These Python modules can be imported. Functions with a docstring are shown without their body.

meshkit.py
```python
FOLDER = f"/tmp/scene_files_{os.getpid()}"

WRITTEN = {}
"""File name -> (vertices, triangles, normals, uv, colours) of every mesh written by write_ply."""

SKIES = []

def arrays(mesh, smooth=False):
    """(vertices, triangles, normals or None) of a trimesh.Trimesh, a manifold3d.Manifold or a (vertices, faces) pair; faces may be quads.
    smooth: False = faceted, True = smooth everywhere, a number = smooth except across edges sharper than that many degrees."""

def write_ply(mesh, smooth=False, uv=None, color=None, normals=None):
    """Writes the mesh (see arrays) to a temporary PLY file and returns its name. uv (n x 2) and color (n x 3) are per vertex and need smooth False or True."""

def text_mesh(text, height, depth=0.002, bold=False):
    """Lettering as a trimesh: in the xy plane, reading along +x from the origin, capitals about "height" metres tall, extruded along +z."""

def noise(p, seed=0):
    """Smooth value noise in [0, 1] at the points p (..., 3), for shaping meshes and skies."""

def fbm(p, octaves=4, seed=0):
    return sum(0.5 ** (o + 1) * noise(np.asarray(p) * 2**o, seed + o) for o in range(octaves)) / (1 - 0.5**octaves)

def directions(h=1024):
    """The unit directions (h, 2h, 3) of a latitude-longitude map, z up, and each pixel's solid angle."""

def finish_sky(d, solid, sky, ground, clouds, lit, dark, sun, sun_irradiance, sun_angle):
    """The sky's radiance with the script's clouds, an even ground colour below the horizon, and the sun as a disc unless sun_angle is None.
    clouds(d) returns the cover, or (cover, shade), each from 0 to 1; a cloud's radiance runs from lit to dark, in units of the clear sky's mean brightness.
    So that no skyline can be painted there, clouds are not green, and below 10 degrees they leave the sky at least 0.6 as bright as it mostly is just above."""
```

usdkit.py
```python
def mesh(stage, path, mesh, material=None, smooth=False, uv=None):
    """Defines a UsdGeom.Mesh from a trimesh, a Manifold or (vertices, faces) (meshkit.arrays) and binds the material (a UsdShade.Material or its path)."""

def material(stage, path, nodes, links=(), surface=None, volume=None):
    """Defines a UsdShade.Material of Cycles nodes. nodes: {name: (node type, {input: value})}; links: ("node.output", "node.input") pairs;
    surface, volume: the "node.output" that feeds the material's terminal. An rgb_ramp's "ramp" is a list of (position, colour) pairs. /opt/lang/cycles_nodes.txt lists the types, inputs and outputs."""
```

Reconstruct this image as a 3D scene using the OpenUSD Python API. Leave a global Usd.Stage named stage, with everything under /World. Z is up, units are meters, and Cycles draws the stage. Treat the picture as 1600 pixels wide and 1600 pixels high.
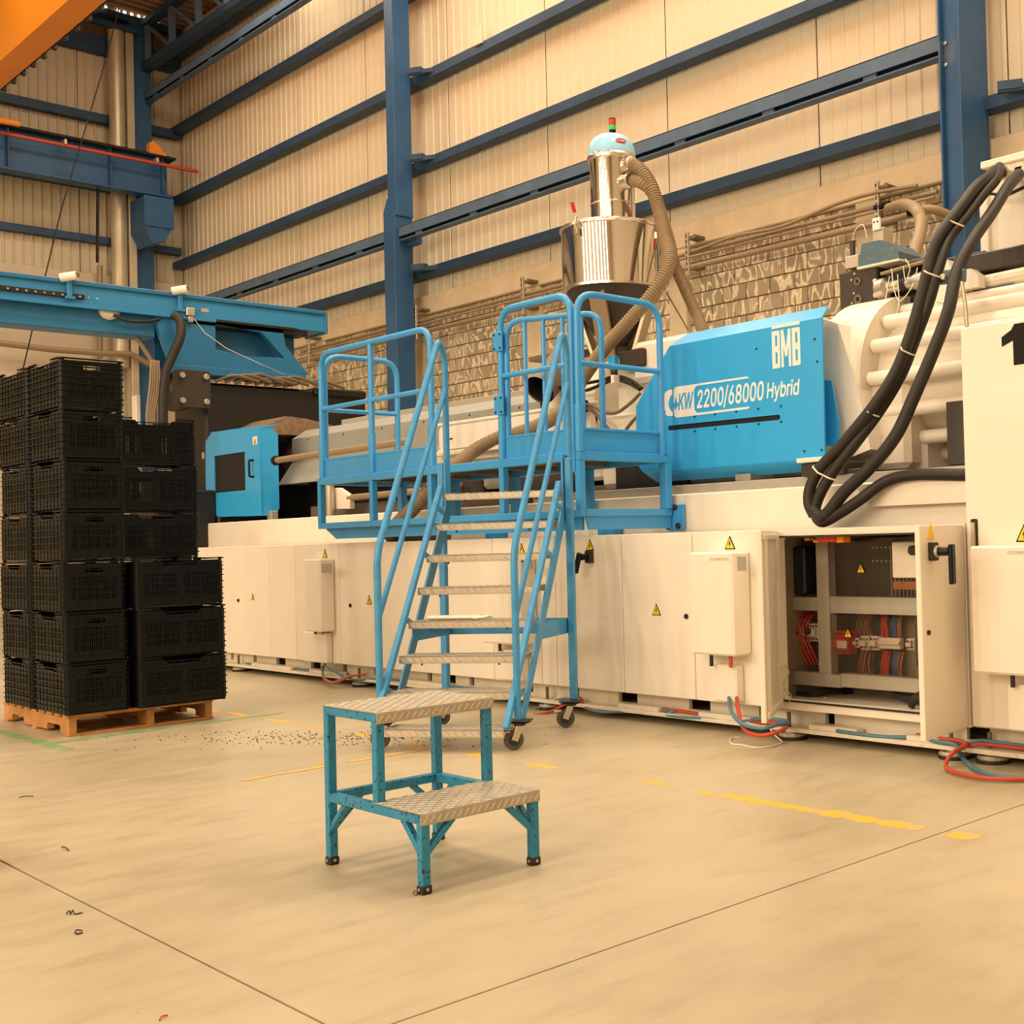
import math, sys
import numpy as np, trimesh, usdkit, meshkit
from pxr import Usd, UsdGeom, UsdLux, Gf, Sdf
from shapely.geometry import Polygon, box as sbox, Point, LineString
from shapely.ops import unary_union
from shapely import affinity

stage = Usd.Stage.CreateInMemory()
UsdGeom.SetStageUpAxis(stage, 'Z'); UsdGeom.SetStageMetersPerUnit(stage, 1.0)
UsdGeom.Xform.Define(stage, '/World'); UsdGeom.Scope.Define(stage, '/World/Looks')
rng = np.random.default_rng(7)

# ------------------------------------------------------------------ camera
# a 36 mm wide photo frame of which the square left two thirds was kept: hence the lens shift
F_PX, YAW, PITCH, ROLL = 1912.05, math.radians(-42.373), math.radians(1.0864), math.radians(1.5688)
cam = UsdGeom.Camera.Define(stage, '/World/camera')
AP = 24.0
cam.CreateHorizontalApertureAttr(AP); cam.CreateVerticalApertureAttr(AP)
cam.CreateFocalLengthAttr(AP * F_PX / 1600.0)
cam.CreateHorizontalApertureOffsetAttr(-AP * 400 / 1600.0)
cam.CreateVerticalApertureOffsetAttr(0.0)
cam.CreateFStopAttr(0.0)
cam.CreateClippingRangeAttr(Gf.Vec2f(0.05, 500))
cam.CreateExposureAttr(0.18)
fwd = np.array([math.sin(YAW) * math.cos(PITCH), math.cos(YAW) * math.cos(PITCH), math.sin(PITCH)])
rgt = np.array([math.cos(YAW), -math.sin(YAW), 0.0]); dwn = np.cross(fwd, rgt)
rgt, dwn = rgt * math.cos(ROLL) + dwn * math.sin(ROLL), -rgt * math.sin(ROLL) + dwn * math.cos(ROLL)
M = np.eye(4); M[0, :3] = rgt; M[1, :3] = -dwn; M[2, :3] = -fwd; M[3, :3] = (0, 0, 1.2)
UsdGeom.Xformable(cam).AddTransformOp().Set(Gf.Matrix4d(M.tolist()))

# ------------------------------------------------------------------ light: the skylight strips of the roof
WARM = (1.0, 0.825, 0.60)
def skylight(i, x, y, sx, sy, power, z=12.2):
    l = UsdLux.RectLight.Define(stage, '/World/skylight_lamp_%03d' % i)
    l.CreateWidthAttr(sx); l.CreateHeightAttr(sy); l.CreateIntensityAttr(power); l.CreateColorAttr(Gf.Vec3f(*WARM))
    UsdGeom.Xformable(l).AddTranslateOp().Set(Gf.Vec3d(x, y, z))
    return l
SKY = 9.8
k = 0
for x in (-20.5, -14.5, -9.0, -3.5, 2.0):
    for y in (-4.0, 6.9):
        k += 1
        skylight(k, x, y, 1.7, 7.4, SKY * (0.6 if x < -18 else 0.8 if x < -12 else 1.0) * (1.6 if y > 0 else .7) * (.6 if x > 0 else 1.0))
# translucent sheets high in the wall behind the camera
def wall_light(i, x, power, w=.6, h=5.6):
    l = UsdLux.RectLight.Define(stage, '/World/wall_light_%03d' % i)
    l.CreateWidthAttr(w); l.CreateHeightAttr(h); l.CreateIntensityAttr(power); l.CreateColorAttr(Gf.Vec3f(*WARM))
    X_ = UsdGeom.Xformable(l); X_.AddTranslateOp().Set(Gf.Vec3d(x, -10.25, 4.2 + h / 2)); X_.AddRotateXOp().Set(90.0)
for k, x in enumerate((-14.0, -11.4, -8.8, -6.2, -3.6, -1.0, 1.6, 4.2)): wall_light(k + 1, x, 22.0 if x < 0 else 14.0)

# ------------------------------------------------------------------ materials
def ms(name): return '/World/Looks/' + name
MATS = {}
def mat(name, color, rough=0.5, metal=0.0, var=0.0, vscale=6.0, dirt=None, bump=0.0, bscale=80.0, spec=0.5, detail=4.0, rnd=0.0, coat=0.0):
    """Principled paint, metal or plastic; var mottles the colour, dirt = (colour, scale, threshold, softness) adds worn patches, rnd varies repeats."""
    nodes = {'p': ('principled_bsdf', {'base_color': color, 'roughness': rough, 'metallic': metal, 'specular_ior_level': spec})}
    links = []
    if coat: nodes['p'][1]['coat_weight'] = coat
    cur = None
    if var or dirt or bump or rnd:
        nodes['g'] = ('geometry', {})
    if var:
        nodes['n'] = ('noise_texture', {'type': 'fBM', 'scale': vscale, 'detail': detail, 'roughness': 0.6})
        lo = tuple(max(0, c * (1 - var)) for c in color); hi = tuple(min(1, c * (1 + var)) for c in color)
        nodes['r'] = ('rgb_ramp', {'ramp': [(0.3, lo), (0.7, hi)]})
        links += [('g.position', 'n.vector'), ('n.fac', 'r.fac')]
        cur = 'r.color'
    if dirt:
        dc, ds, th, sf = dirt
        nodes['dn'] = ('noise_texture', {'type': 'fBM', 'scale': ds, 'detail': 6.0, 'roughness': 0.65})
        nodes['dr'] = ('rgb_ramp', {'ramp': [(th, (0, 0, 0)), (min(1, th + sf), (1, 1, 1))]})
        nodes['dm'] = ('mix', {'mix_type': 'mix', 'color1': color, 'color2': dc})
        links += [('g.position', 'dn.vector'), ('dn.fac', 'dr.fac'), ('dr.color', 'dm.fac')]
        if cur: links.append((cur, 'dm.color1'))
        cur = 'dm.color'
    if rnd:
        nodes['oi'] = ('object_info', {})
        nodes['or'] = ('rgb_ramp', {'ramp': [(0, (1 - rnd,) * 3), (1, (1 + rnd * .6,) * 3)]})
        nodes['om'] = ('mix', {'mix_type': 'multiply', 'fac': 1.0, 'color1': color})
        links += [('oi.random', 'or.fac'), ('or.color', 'om.color2')]
        if cur: links.append((cur, 'om.color1'))
        cur = 'om.color'
    if cur: links.append((cur, 'p.base_color'))
    if bump:
        nodes['bn'] = ('noise_texture', {'type': 'fBM', 'scale': bscale, 'detail': 3.0})
        nodes['b'] = ('bump', {'strength': bump, 'distance': 0.01})
        links += [('g.position', 'bn.vector'), ('bn.fac', 'b.height'), ('b.normal', 'p.normal')]
    MATS[name] = usdkit.material(stage, ms(name), nodes, links, surface='p.BSDF')
    return MATS[name]

mat('white_paint', (.88, .805, .69), .38, var=.03, vscale=3)
mat('blue_beam', (.028, .24, .50), .38, var=.06, vscale=3)
mat('white_worn', (.79, .715, .58), .45, var=.06, vscale=5, dirt=((.30, .22, .13), 9, .62, .12))
mat('grey_cover', (.33, .33, .29), .45, var=.05, vscale=3)
mat('blue_paint', (.055, .36, .78), .33, var=.05, vscale=4)
mat('blue_panel', (.035, .40, .84), .30, var=.03, vscale=2)
mat('blue_chipped', (.018, .25, .46), .42, var=.10, vscale=10, dirt=((.035, .026, .020), 55, .575, .04))
mat('blue_stair', (.055, .31, .64), .40, var=.12, vscale=12, dirt=((.25, .24, .22), 30, .68, .08))
mat('blue_robot', (.018, .165, .36), .40, var=.10, vscale=3)
mat('blue_column', (.022, .095, .23), .48, var=.16, vscale=2.2, dirt=((.17, .16, .15), 1.6, .62, .25))
mat('blue_girt', (.018, .055, .12), .55, var=.20, vscale=3, dirt=((.11, .09, .07), 2.5, .60, .2))
mat('blue_tie', (.085, .145, .235), .50, var=.15, vscale=3, dirt=((.18, .15, .12), 4, .62, .2))
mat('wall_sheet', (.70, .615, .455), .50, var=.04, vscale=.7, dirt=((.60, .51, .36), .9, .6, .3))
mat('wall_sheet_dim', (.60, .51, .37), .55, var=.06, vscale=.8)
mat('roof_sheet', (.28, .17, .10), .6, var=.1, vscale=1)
mat('ring_concrete', (.64, .53, .36), .8, var=.10, vscale=3, bump=.25, bscale=30)
mat('mortar', (.30, .23, .16), .9)
mat('joint_dirt', (.10, .07, .045), .9)
mat('plaster', (.62, .52, .39), .8, var=.06, vscale=1.5)
mat('black_plastic', (.0030, .0058, .0054), .36, var=.2, vscale=9, spec=.28)
mat('tyre', (.10, .085, .07), .6)
mat('black_rubber', (.02, .018, .016), .6)
mat('hose_black', (.027, .022, .017), .5, spec=.35)
mat('dark_iron', (.010, .0075, .0055), .5, var=.25, vscale=4)
mat('dark_block', (.042, .029, .019), .5, var=.1, vscale=8)
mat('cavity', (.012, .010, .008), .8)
mat('hose_brown', (.30, .21, .115), .5)
mat('duct_brown', (.17, .125, .08), .5)
mat('steel', (.80, .78, .74), .06, metal=1.0, bump=.012, bscale=7)
mat('steel_rim', (.80, .73, .62), .25, metal=1.0)
mat('plate', (.50, .455, .375), .34, metal=.55, var=.12, vscale=14, bump=.1, bscale=60)
mat('lug', (.86, .80, .68), .25, metal=.6)
mat('zinc', (.62, .57, .47), .35, metal=.9)
mat('cream_cap', (.34, .68, .95), .30)
mat('red', (.62, .035, .022), .4)
mat('red_hose', (.55, .07, .03), .5)
mat('blue_hose', (.09, .22, .30), .5)
mat('green', (.05, .55, .13), .4)
mat('orange', (.85, .28, .015), .42, var=.04, vscale=1)
mat('yellow', (.92, .60, .02), .5)
mat('black_ink', (.010, .009, .008), .6, spec=.2)
mat('white_ink', (.86, .83, .78), .5)
mat('wood', (.56, .26, .085), .7, var=.22, vscale=7, dirt=((.22, .10, .035), 11, .6, .2))
mat('grille', (.42, .38, .31), .6)
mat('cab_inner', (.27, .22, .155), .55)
mat('cab_dark', (.055, .045, .036), .6)
mat('cab_unit', (.018, .024, .030), .45)
mat('red_wire', (.55, .035, .03), .5); mat('blue_wire', (.05, .13, .34), .5); mat('brown_wire', (.42, .15, .06), .5)
mat('black_wire', (.015, .014, .013), .5); mat('yellow_wire', (.6, .43, .1), .5); mat('white_wire', (.8, .74, .62), .5)
mat('paper', (.86, .74, .62), .8)
mat('motor_blue', (.085, .15, .19), .5, var=.12, vscale=20, dirt=((.35, .31, .25), 14, .6, .06))
mat('conduit', (.34, .25, .165), .5, metal=.3)
mat('galv', (.55, .48, .37), .45, metal=.6)
mat('duct_sheet', (.60, .52, .38), .38, metal=.35, var=.1, vscale=1.4)
mat('red_rail', (.48, .05, .02), .5)
mat('foil', (.26, .165, .10), .45, var=.3, vscale=22)
MATS['daylight'] = usdkit.material(stage, ms('daylight_gap'), {'e': ('emission', {'color': (1, .85, .6), 'strength': 3.0})}, [], surface='e.emission')

# concrete floor: cloudy, slightly polished, faint scuffs
MATS['floor'] = usdkit.material(stage, ms('floor_concrete'), {
    'g': ('geometry', {}),
    'n1': ('noise_texture', {'type': 'fBM', 'scale': .55, 'detail': 5.0, 'roughness': .6}), 'r1': ('rgb_ramp', {'ramp': [(.32, (.41, .345, .225)), (.5, (.49, .42, .285)), (.7, (.54, .465, .32))]}),
    'mp': ('mapping', {'scale': (7.0, 2.2, 1.0), 'rotation': (0, 0, .6)}),
    'n2': ('noise_texture', {'type': 'fBM', 'scale': 1.0, 'detail': 8.0, 'roughness': .7}), 'r2': ('rgb_ramp', {'ramp': [(.36, (.93, .92, .90)), (.5, (1, 1, 1)), (.68, (1.03, 1.03, 1.02))]}),
    'm': ('mix', {'mix_type': 'multiply', 'fac': 1.0}),
    'n3': ('noise_texture', {'type': 'fBM', 'scale': 60.0, 'detail': 2.0}), 'r3': ('rgb_ramp', {'ramp': [(.23, (.62, .58, .5)), (.27, (1, 1, 1))]}),
    'm2': ('mix', {'mix_type': 'multiply', 'fac': 1.0}),
    'rr': ('rgb_ramp', {'ramp': [(.3, (.30, .30, .30)), (.7, (.46, .46, .46))]}),
    'b': ('bump', {'strength': .05, 'distance': .01}),
    'p': ('principled_bsdf', {'specular_ior_level': .45})},
    [('g.position', 'n1.vector'), ('n1.fac', 'r1.fac'), ('g.position', 'mp.vector'), ('mp.vector', 'n2.vector'), ('n2.fac', 'r2.fac'), ('r1.color', 'm.color1'), ('r2.color', 'm.color2'),
     ('g.position', 'n3.vector'), ('n3.fac', 'r3.fac'), ('m.color', 'm2.color1'), ('r3.color', 'm2.color2'), ('m2.color', 'p.base_color'), ('n2.fac', 'rr.fac'), ('rr.color', 'p.roughness'),
     ('n2.fac', 'b.height'), ('b.normal', 'p.normal')], surface='p.BSDF')

# concrete blocks: each its own tone, with pale outlines where mortar ran
MATS['block'] = usdkit.material(stage, ms('concrete_block'), {
    'g': ('geometry', {}), 'oi': ('object_info', {}),
    'c': ('rgb_ramp', {'ramp': [(0, (.33, .265, .175)), (1, (.46, .38, .255))]}), 'w': ('rgb_ramp', {'ramp': [(0, (0, 0, 0)), (1, (37, 37, 37))]}),
    'mp': ('mapping', {'scale': (6.5, 1.0, 3.0)}),
    'n': ('noise_texture', {'type': 'fBM', 'dimensions': '4D', 'scale': 1.0, 'detail': .6, 'roughness': .35, 'distortion': .15}),
    'r': ('rgb_ramp', {'ramp': [(.42, (0, 0, 0)), (.445, (1, 1, 1)), (.49, (.75, .75, .75)), (.52, (0, 0, 0)), (.60, (0, 0, 0)), (.625, (1, 1, 1)), (.66, (.25, .25, .25))]}),
    'n3': ('noise_texture', {'type': 'fBM', 'scale': 26.0, 'detail': 2.0}), 'r3': ('rgb_ramp', {'ramp': [(.36, (.6, .6, .6)), (.55, (1, 1, 1))]}),
    'mk': ('mix', {'mix_type': 'multiply', 'fac': 1.0}),
    'm': ('mix', {'mix_type': 'mix', 'color2': (.90, .79, .58)}),
    'n2': ('noise_texture', {'type': 'fBM', 'scale': 40.0, 'detail': 3.0}), 'b': ('bump', {'strength': .35, 'distance': .01}),
    'p': ('principled_bsdf', {'roughness': .85})},
    [('oi.random', 'c.fac'), ('oi.random', 'w.fac'), ('w.color', 'n.w'), ('g.position', 'mp.vector'), ('mp.vector', 'n.vector'), ('n.fac', 'r.fac'), ('g.position', 'n3.vector'), ('n3.fac', 'r3.fac'), ('r.color', 'mk.color1'), ('r3.color', 'mk.color2'),
     ('mk.color', 'm.fac'), ('c.color', 'm.color1'), ('m.color', 'p.base_color'),
     ('g.position', 'n2.vector'), ('n2.fac', 'b.height'), ('b.normal', 'p.normal')], surface='p.BSDF')

# worn floor paint: the patches are meshes, the paint itself is thin in places
def paint_mat(name, col):
    MATS[name] = usdkit.material(stage, ms(name), {
        'g': ('geometry', {}), 'n': ('noise_texture', {'type': 'fBM', 'scale': 9.0, 'detail': 6.0, 'roughness': .7}),
        'r': ('rgb_ramp', {'ramp': [(.47, col), (.66, (.47, .40, .27))]}),
        'p': ('principled_bsdf', {'roughness': .5})}, [('g.position', 'n.vector'), ('n.fac', 'r.fac'), ('r.color', 'p.base_color')], surface='p.BSDF')
paint_mat('yellow_line', (.90, .46, .05)); paint_mat('green_line', (.20, .40, .15))
# clear cover in front of the switchgear
MATS['clear_cover'] = usdkit.material(stage, ms('clear_cover'), {
    'f': ('fresnel', {'IOR': 1.35}), 't': ('transparent_bsdf', {'color': (.93, .91, .88)}), 'gl': ('glossy_bsdf', {'roughness': .05, 'color': (.9, .9, .9)}), 'm': ('mix_closure', {})},
    [('f.fac', 'm.fac'), ('t.bsdf', 'm.closure1'), ('gl.bsdf', 'm.closure2')], surface='m.closure')

# ------------------------------------------------------------------ shapes
cat = trimesh.util.concatenate
def join(*ms_):
    out = []
    for m in ms_:
        out += list(m) if isinstance(m, (list, tuple)) else [m]
    return cat(out)
_S = np.array([(a, b, c) for a in (-1, 1) for b in (-1, 1) for c in (-1, 1)], float)
def _chamfer_faces():
    v = []
    for s in _S:
        for ax in range(3):
            q = s * 0.8; q[ax] = s[ax]; v.append(q)
    h = trimesh.Trimesh(np.array(v), process=False).convex_hull
    idx = [int(np.argmin(((np.array(v) - p) ** 2).sum(1))) for p in h.vertices]
    return np.array(idx)[h.faces]
_CF = _chamfer_faces()
def bx(x0, x1, y0, y1, z0, z1, b=.004):
    x0, x1 = sorted((x0, x1)); y0, y1 = sorted((y0, y1)); z0, z1 = sorted((z0, z1))
    c = np.array([(x0 + x1) / 2, (y0 + y1) / 2, (z0 + z1) / 2]); h = np.array([x1 - x0, y1 - y0, z1 - z0]) / 2
    if not b:
        m = trimesh.creation.box(2 * h); m.apply_translation(c); return m
    b = min(b, h.min() * .45)
    v = []
    for s in _S:
        for ax in range(3):
            q = s * (h - b); q[ax] = s[ax] * h[ax]; v.append(c + q)
    return trimesh.Trimesh(np.array(v), _CF, process=False)
def frame_of(d, up=(0, 0, 1)):
    d = np.asarray(d, float); d = d / np.linalg.norm(d); up = np.asarray(up, float)
    if abs(d @ up) > .98: up = np.array([0, 1.0, 0])
    s = np.cross(d, up); s /= np.linalg.norm(s); return d, s, np.cross(s, d)
def beam(p, q, w, h, b=.003, up=(0, 0, 1)):
    p, q = np.asarray(p, float), np.asarray(q, float); d, s, u = frame_of(q - p, up); L = np.linalg.norm(q - p)
    m = bx(0, L, -w / 2, w / 2, -h / 2, h / 2, b)
    T = np.eye(4); T[:3, 0] = d; T[:3, 1] = -s; T[:3, 2] = u; T[:3, 3] = p
    m.apply_transform(T); return m
def fillet(pts, r, n=5):
    pts = [np.asarray(p, float) for p in pts]; out = [pts[0]]
    for a, b, c in zip(pts, pts[1:], pts[2:]):
        u, v = (a - b), (c - b); lu, lv = np.linalg.norm(u), np.linalg.norm(v); u /= lu; v /= lv
        k = min(r, lu * .48, lv * .48)
        for t in np.linspace(0, 1, n + 1):
            out.append((1 - t) ** 2 * (b + u * k) + 2 * t * (1 - t) * b + t * t * (b + v * k))
    out.append(pts[-1]); return np.array(out)
def spline(pts, n=12):
    p = np.asarray(pts, float); p = np.vstack([2 * p[0] - p[1], p, 2 * p[-1] - p[-2]]); out = []
    for i in range(1, len(p) - 2):
        for t in np.linspace(0, 1, n, endpoint=False):
            out.append(.5 * (2 * p[i] + (p[i + 1] - p[i - 1]) * t + (2 * p[i - 1] - 5 * p[i] + 4 * p[i + 1] - p[i + 2]) * t * t + (3 * p[i] - p[i - 1] - 3 * p[i + 1] + p[i + 2]) * t ** 3))
    out.append(p[-2]); return np.array(out)
def tube(pts, r, sides=10, closed=True):
    p = np.asarray(pts, float); t = np.gradient(p, axis=0) if len(p) > 2 else np.repeat((p[1] - p[0])[None], 2, 0)
    t /= np.linalg.norm(t, axis=1, keepdims=True) + 1e-12
    a = np.cross(t[0], (0, 0, 1) if abs(t[0][2]) < .9 else (1, 0, 0)); a /= np.linalg.norm(a); A = []
    for k in range(len(p)):
        a = a - t[k] * (a @ t[k]); a /= np.linalg.norm(a); A.append(a)
    A = np.array(A); B = np.cross(t, A); ang = np.arange(sides) * 2 * np.pi / sides; r = np.broadcast_to(r, (len(p),))
    v = (p[:, None] + r[:, None, None] * (np.cos(ang)[None, :, None] * A[:, None] + np.sin(ang)[None, :, None] * B[:, None])).reshape(-1, 3)
    i, j = np.meshgrid(np.arange(len(p) - 1), np.arange(sides), indexing='ij'); i, j = i.ravel(), j.ravel()
    q = np.stack([i * sides + j, i * sides + (j + 1) % sides, (i + 1) * sides + (j + 1) % sides, (i + 1) * sides + j], 1)
    f = np.vstack([q[:, [0, 1, 2]], q[:, [0, 2, 3]]])
    if closed:
        n = len(v); v = np.vstack([v, p[0], p[-1]]); jj = np.arange(sides); e = (len(p) - 1) * sides
        f = np.vstack([f, np.stack([np.full(sides, n), (jj + 1) % sides, jj], 1), np.stack([np.full(sides, n + 1), e + jj, e + (jj + 1) % sides], 1)])
    return trimesh.Trimesh(v, f, process=False)
def resample(p, step):
    p = np.asarray(p, float); s = np.r_[0, np.cumsum(np.linalg.norm(np.diff(p, axis=0), axis=1))]; n = max(2, int(s[-1] / step)); u = np.linspace(0, s[-1], n)
    return np.stack([np.interp(u, s, p[:, k]) for k in range(3)], 1)
def ribbed(pts, r, pitch=.03, depth=.12, sides=12, per=4):
    p = resample(spline(pts, 16), pitch / per); ph = np.arange(len(p)) % per
    return tube(p, r * (1 + depth * np.where(ph < per / 2, 1, -1)), sides)
def lathe(prof, n=40, at=(0, 0, 0), axis='z'):
    m = trimesh.creation.revolve(np.array(prof, float), sections=n)
    if axis == 'x': m.apply_transform(trimesh.transformations.rotation_matrix(math.pi / 2, (0, 1, 0)))
    if axis == 'y': m.apply_transform(trimesh.transformations.rotation_matrix(-math.pi / 2, (1, 0, 0)))
    m.apply_translation(at); return m
def disc(r, h, at, axis='z', n=24, b=None):
    b = min(r, h) * .12 if b is None else b
    return lathe([(0, 0), (r - b, 0), (r, b), (r, h - b), (r - b, h), (0, h)], n, at, axis)
def prism(poly, axis, a, b):
    """poly: 2-D outline (or shapely, holes kept). axis 'y': outline in (x, z); 'x': in (y, z); 'z': in (x, y); extruded from a to b."""
    if not isinstance(poly, Polygon) and not hasattr(poly, 'geoms'): poly = Polygon(poly)
    out = []
    for g in (poly.geoms if hasattr(poly, 'geoms') else [poly]):
        if g.is_empty or g.area < 1e-9: continue
        m = trimesh.creation.extrude_polygon(g.buffer(0), abs(b - a)); v = np.array(m.vertices); lo = min(a, b); f = np.array(m.faces)
        if axis == 'y': v = np.stack([v[:, 0], v[:, 2] + lo, v[:, 1]], 1); f = f[:, ::-1]
        elif axis == 'x': v = np.stack([v[:, 2] + lo, v[:, 0], v[:, 1]], 1)
        else: v = v + [0, 0, lo]
        out.append(trimesh.Trimesh(v, f, process=False))
    return cat(out)
def rrect(x0, x1, y0, y1, r): return sbox(x0 + r, y0 + r, x1 - r, y1 - r).buffer(r, quad_segs=4)
def xf(m, T=None, t=(0, 0, 0), rz=0):
    m = m.copy()
    if rz: m.apply_transform(trimesh.transformations.rotation_matrix(rz, (0, 0, 1)))
    m.apply_translation(t); return m

# ------------------------------------------------------------------ scene tree
USED = {}
def numbered(parent, name):
    k = (parent, name); n = USED.get(k, -1) + 1; USED[k] = n
    return parent + '/' + (name if n == 0 else '%s_%03d' % (name, n))
def keys(prim, label=None, category=None, group=None, kind=None):
    for a, b in (('label', label), ('category', category), ('group', group), ('kind', kind)):
        if b: prim.SetCustomDataByKey(a, b)
    return prim
def thing(name, label, category, group=None, at=(0, 0, 0), rz=0.0):
    p = numbered('/World', name); x = UsdGeom.Xform.Define(stage, p)
    x.AddTranslateOp().Set(Gf.Vec3d(*map(float, at)))
    if rz: x.AddRotateZOp().Set(math.degrees(rz))
    keys(x.GetPrim(), label, category, group); return p
def setting(name):
    p = numbered('/World', name); x = UsdGeom.Xform.Define(stage, p); keys(x.GetPrim(), kind='structure'); return p
def part(parent, name, mesh, m, label=None, smooth=False, kind=None):
    if isinstance(mesh, (list, tuple)) and not isinstance(mesh[0], np.ndarray): mesh = cat(list(mesh))
    p = numbered(parent, name); g = usdkit.mesh(stage, p, mesh, MATS[m], smooth)
    keys(g.GetPrim(), label, kind=kind); return p
def single(name, mesh, m, label, category, group=None, smooth=False, kind=None):
    p = part('/World', name, mesh, m, None, smooth); keys(stage.GetPrimAtPath(p), label, category, group, kind); return p
def copy(src, name, label, category, group, at, rz=0.0):
    p = numbered('/World', name); x = UsdGeom.Xform.Define(stage, p)
    x.AddTranslateOp().Set(Gf.Vec3d(*map(float, at)))
    if rz: x.AddRotateZOp().Set(math.degrees(rz))
    x.GetPrim().GetReferences().AddInternalReference(src); x.GetPrim().SetInstanceable(True)
    keys(x.GetPrim(), label, category, group); return p
def letters(text, h, x, y, z, depth=.002, bold=True, sx=1.0, shear=0.0):
    """Lettering on a face that looks towards -y, lower left corner at x, z."""
    m = meshkit.text_mesh(text, h, depth, bold); v = np.array(m.vertices); f = np.array(m.faces)
    v[:, 0] = v[:, 0] * sx + shear * v[:, 1]
    return trimesh.Trimesh(np.stack([v[:, 0] + x, y - v[:, 2], v[:, 1] + z], 1), f, process=False)
def sign_on(parent, x, y, z, h, name='warning_sign'):
    """Yellow triangle with black border and flash on a face that looks towards -y; x, z = middle of its base."""
    w = h * 1.1
    tri = Polygon([(x - w / 2, z), (x + w / 2, z), (x, z + h)]).buffer(h * .02)
    p = part(parent, name, prism(tri, 'y', y - .0025, y), 'black_ink')
    part(p, 'yellow_field', prism(tri.buffer(-h * .075), 'y', y - .004, y - .0025), 'yellow')
    k = h / 10
    fl = Polygon([(x + .3 * k, z + 6.6 * k), (x - 1.1 * k, z + 3.6 * k), (x - .1 * k, z + 3.9 * k), (x - .5 * k, z + 1.4 * k), (x + 1.0 * k, z + 4.5 * k), (x + .05 * k, z + 4.3 * k), (x + .9 * k, z + 6.4 * k)])
    part(p, 'flash', prism(fl, 'y', y - .0055, y - .004), 'black_ink')

# ================================================================== THE SETTING
# floor: cast slabs with open joints
fl = setting('floor')
part(fl, 'screed', bx(-27.4, 9.4, -10.4, 11.4, -.25, -.012, 0), 'joint_dirt')
gx = [-27.4] + [-2.81 + 4.12 * k for k in range(-5, 3)] + [9.4]; gy = [-10.4] + [1.52 + 4.12 * k for k in range(-2, 3)] + [11.4]
for a, b in zip(gx, gx[1:]):
    for c, d in zip(gy, gy[1:]):
        part(fl, 'slab', bx(a + .004, b - .004, c + .004, d - .004, -.010, 0, .002), 'floor')

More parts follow.
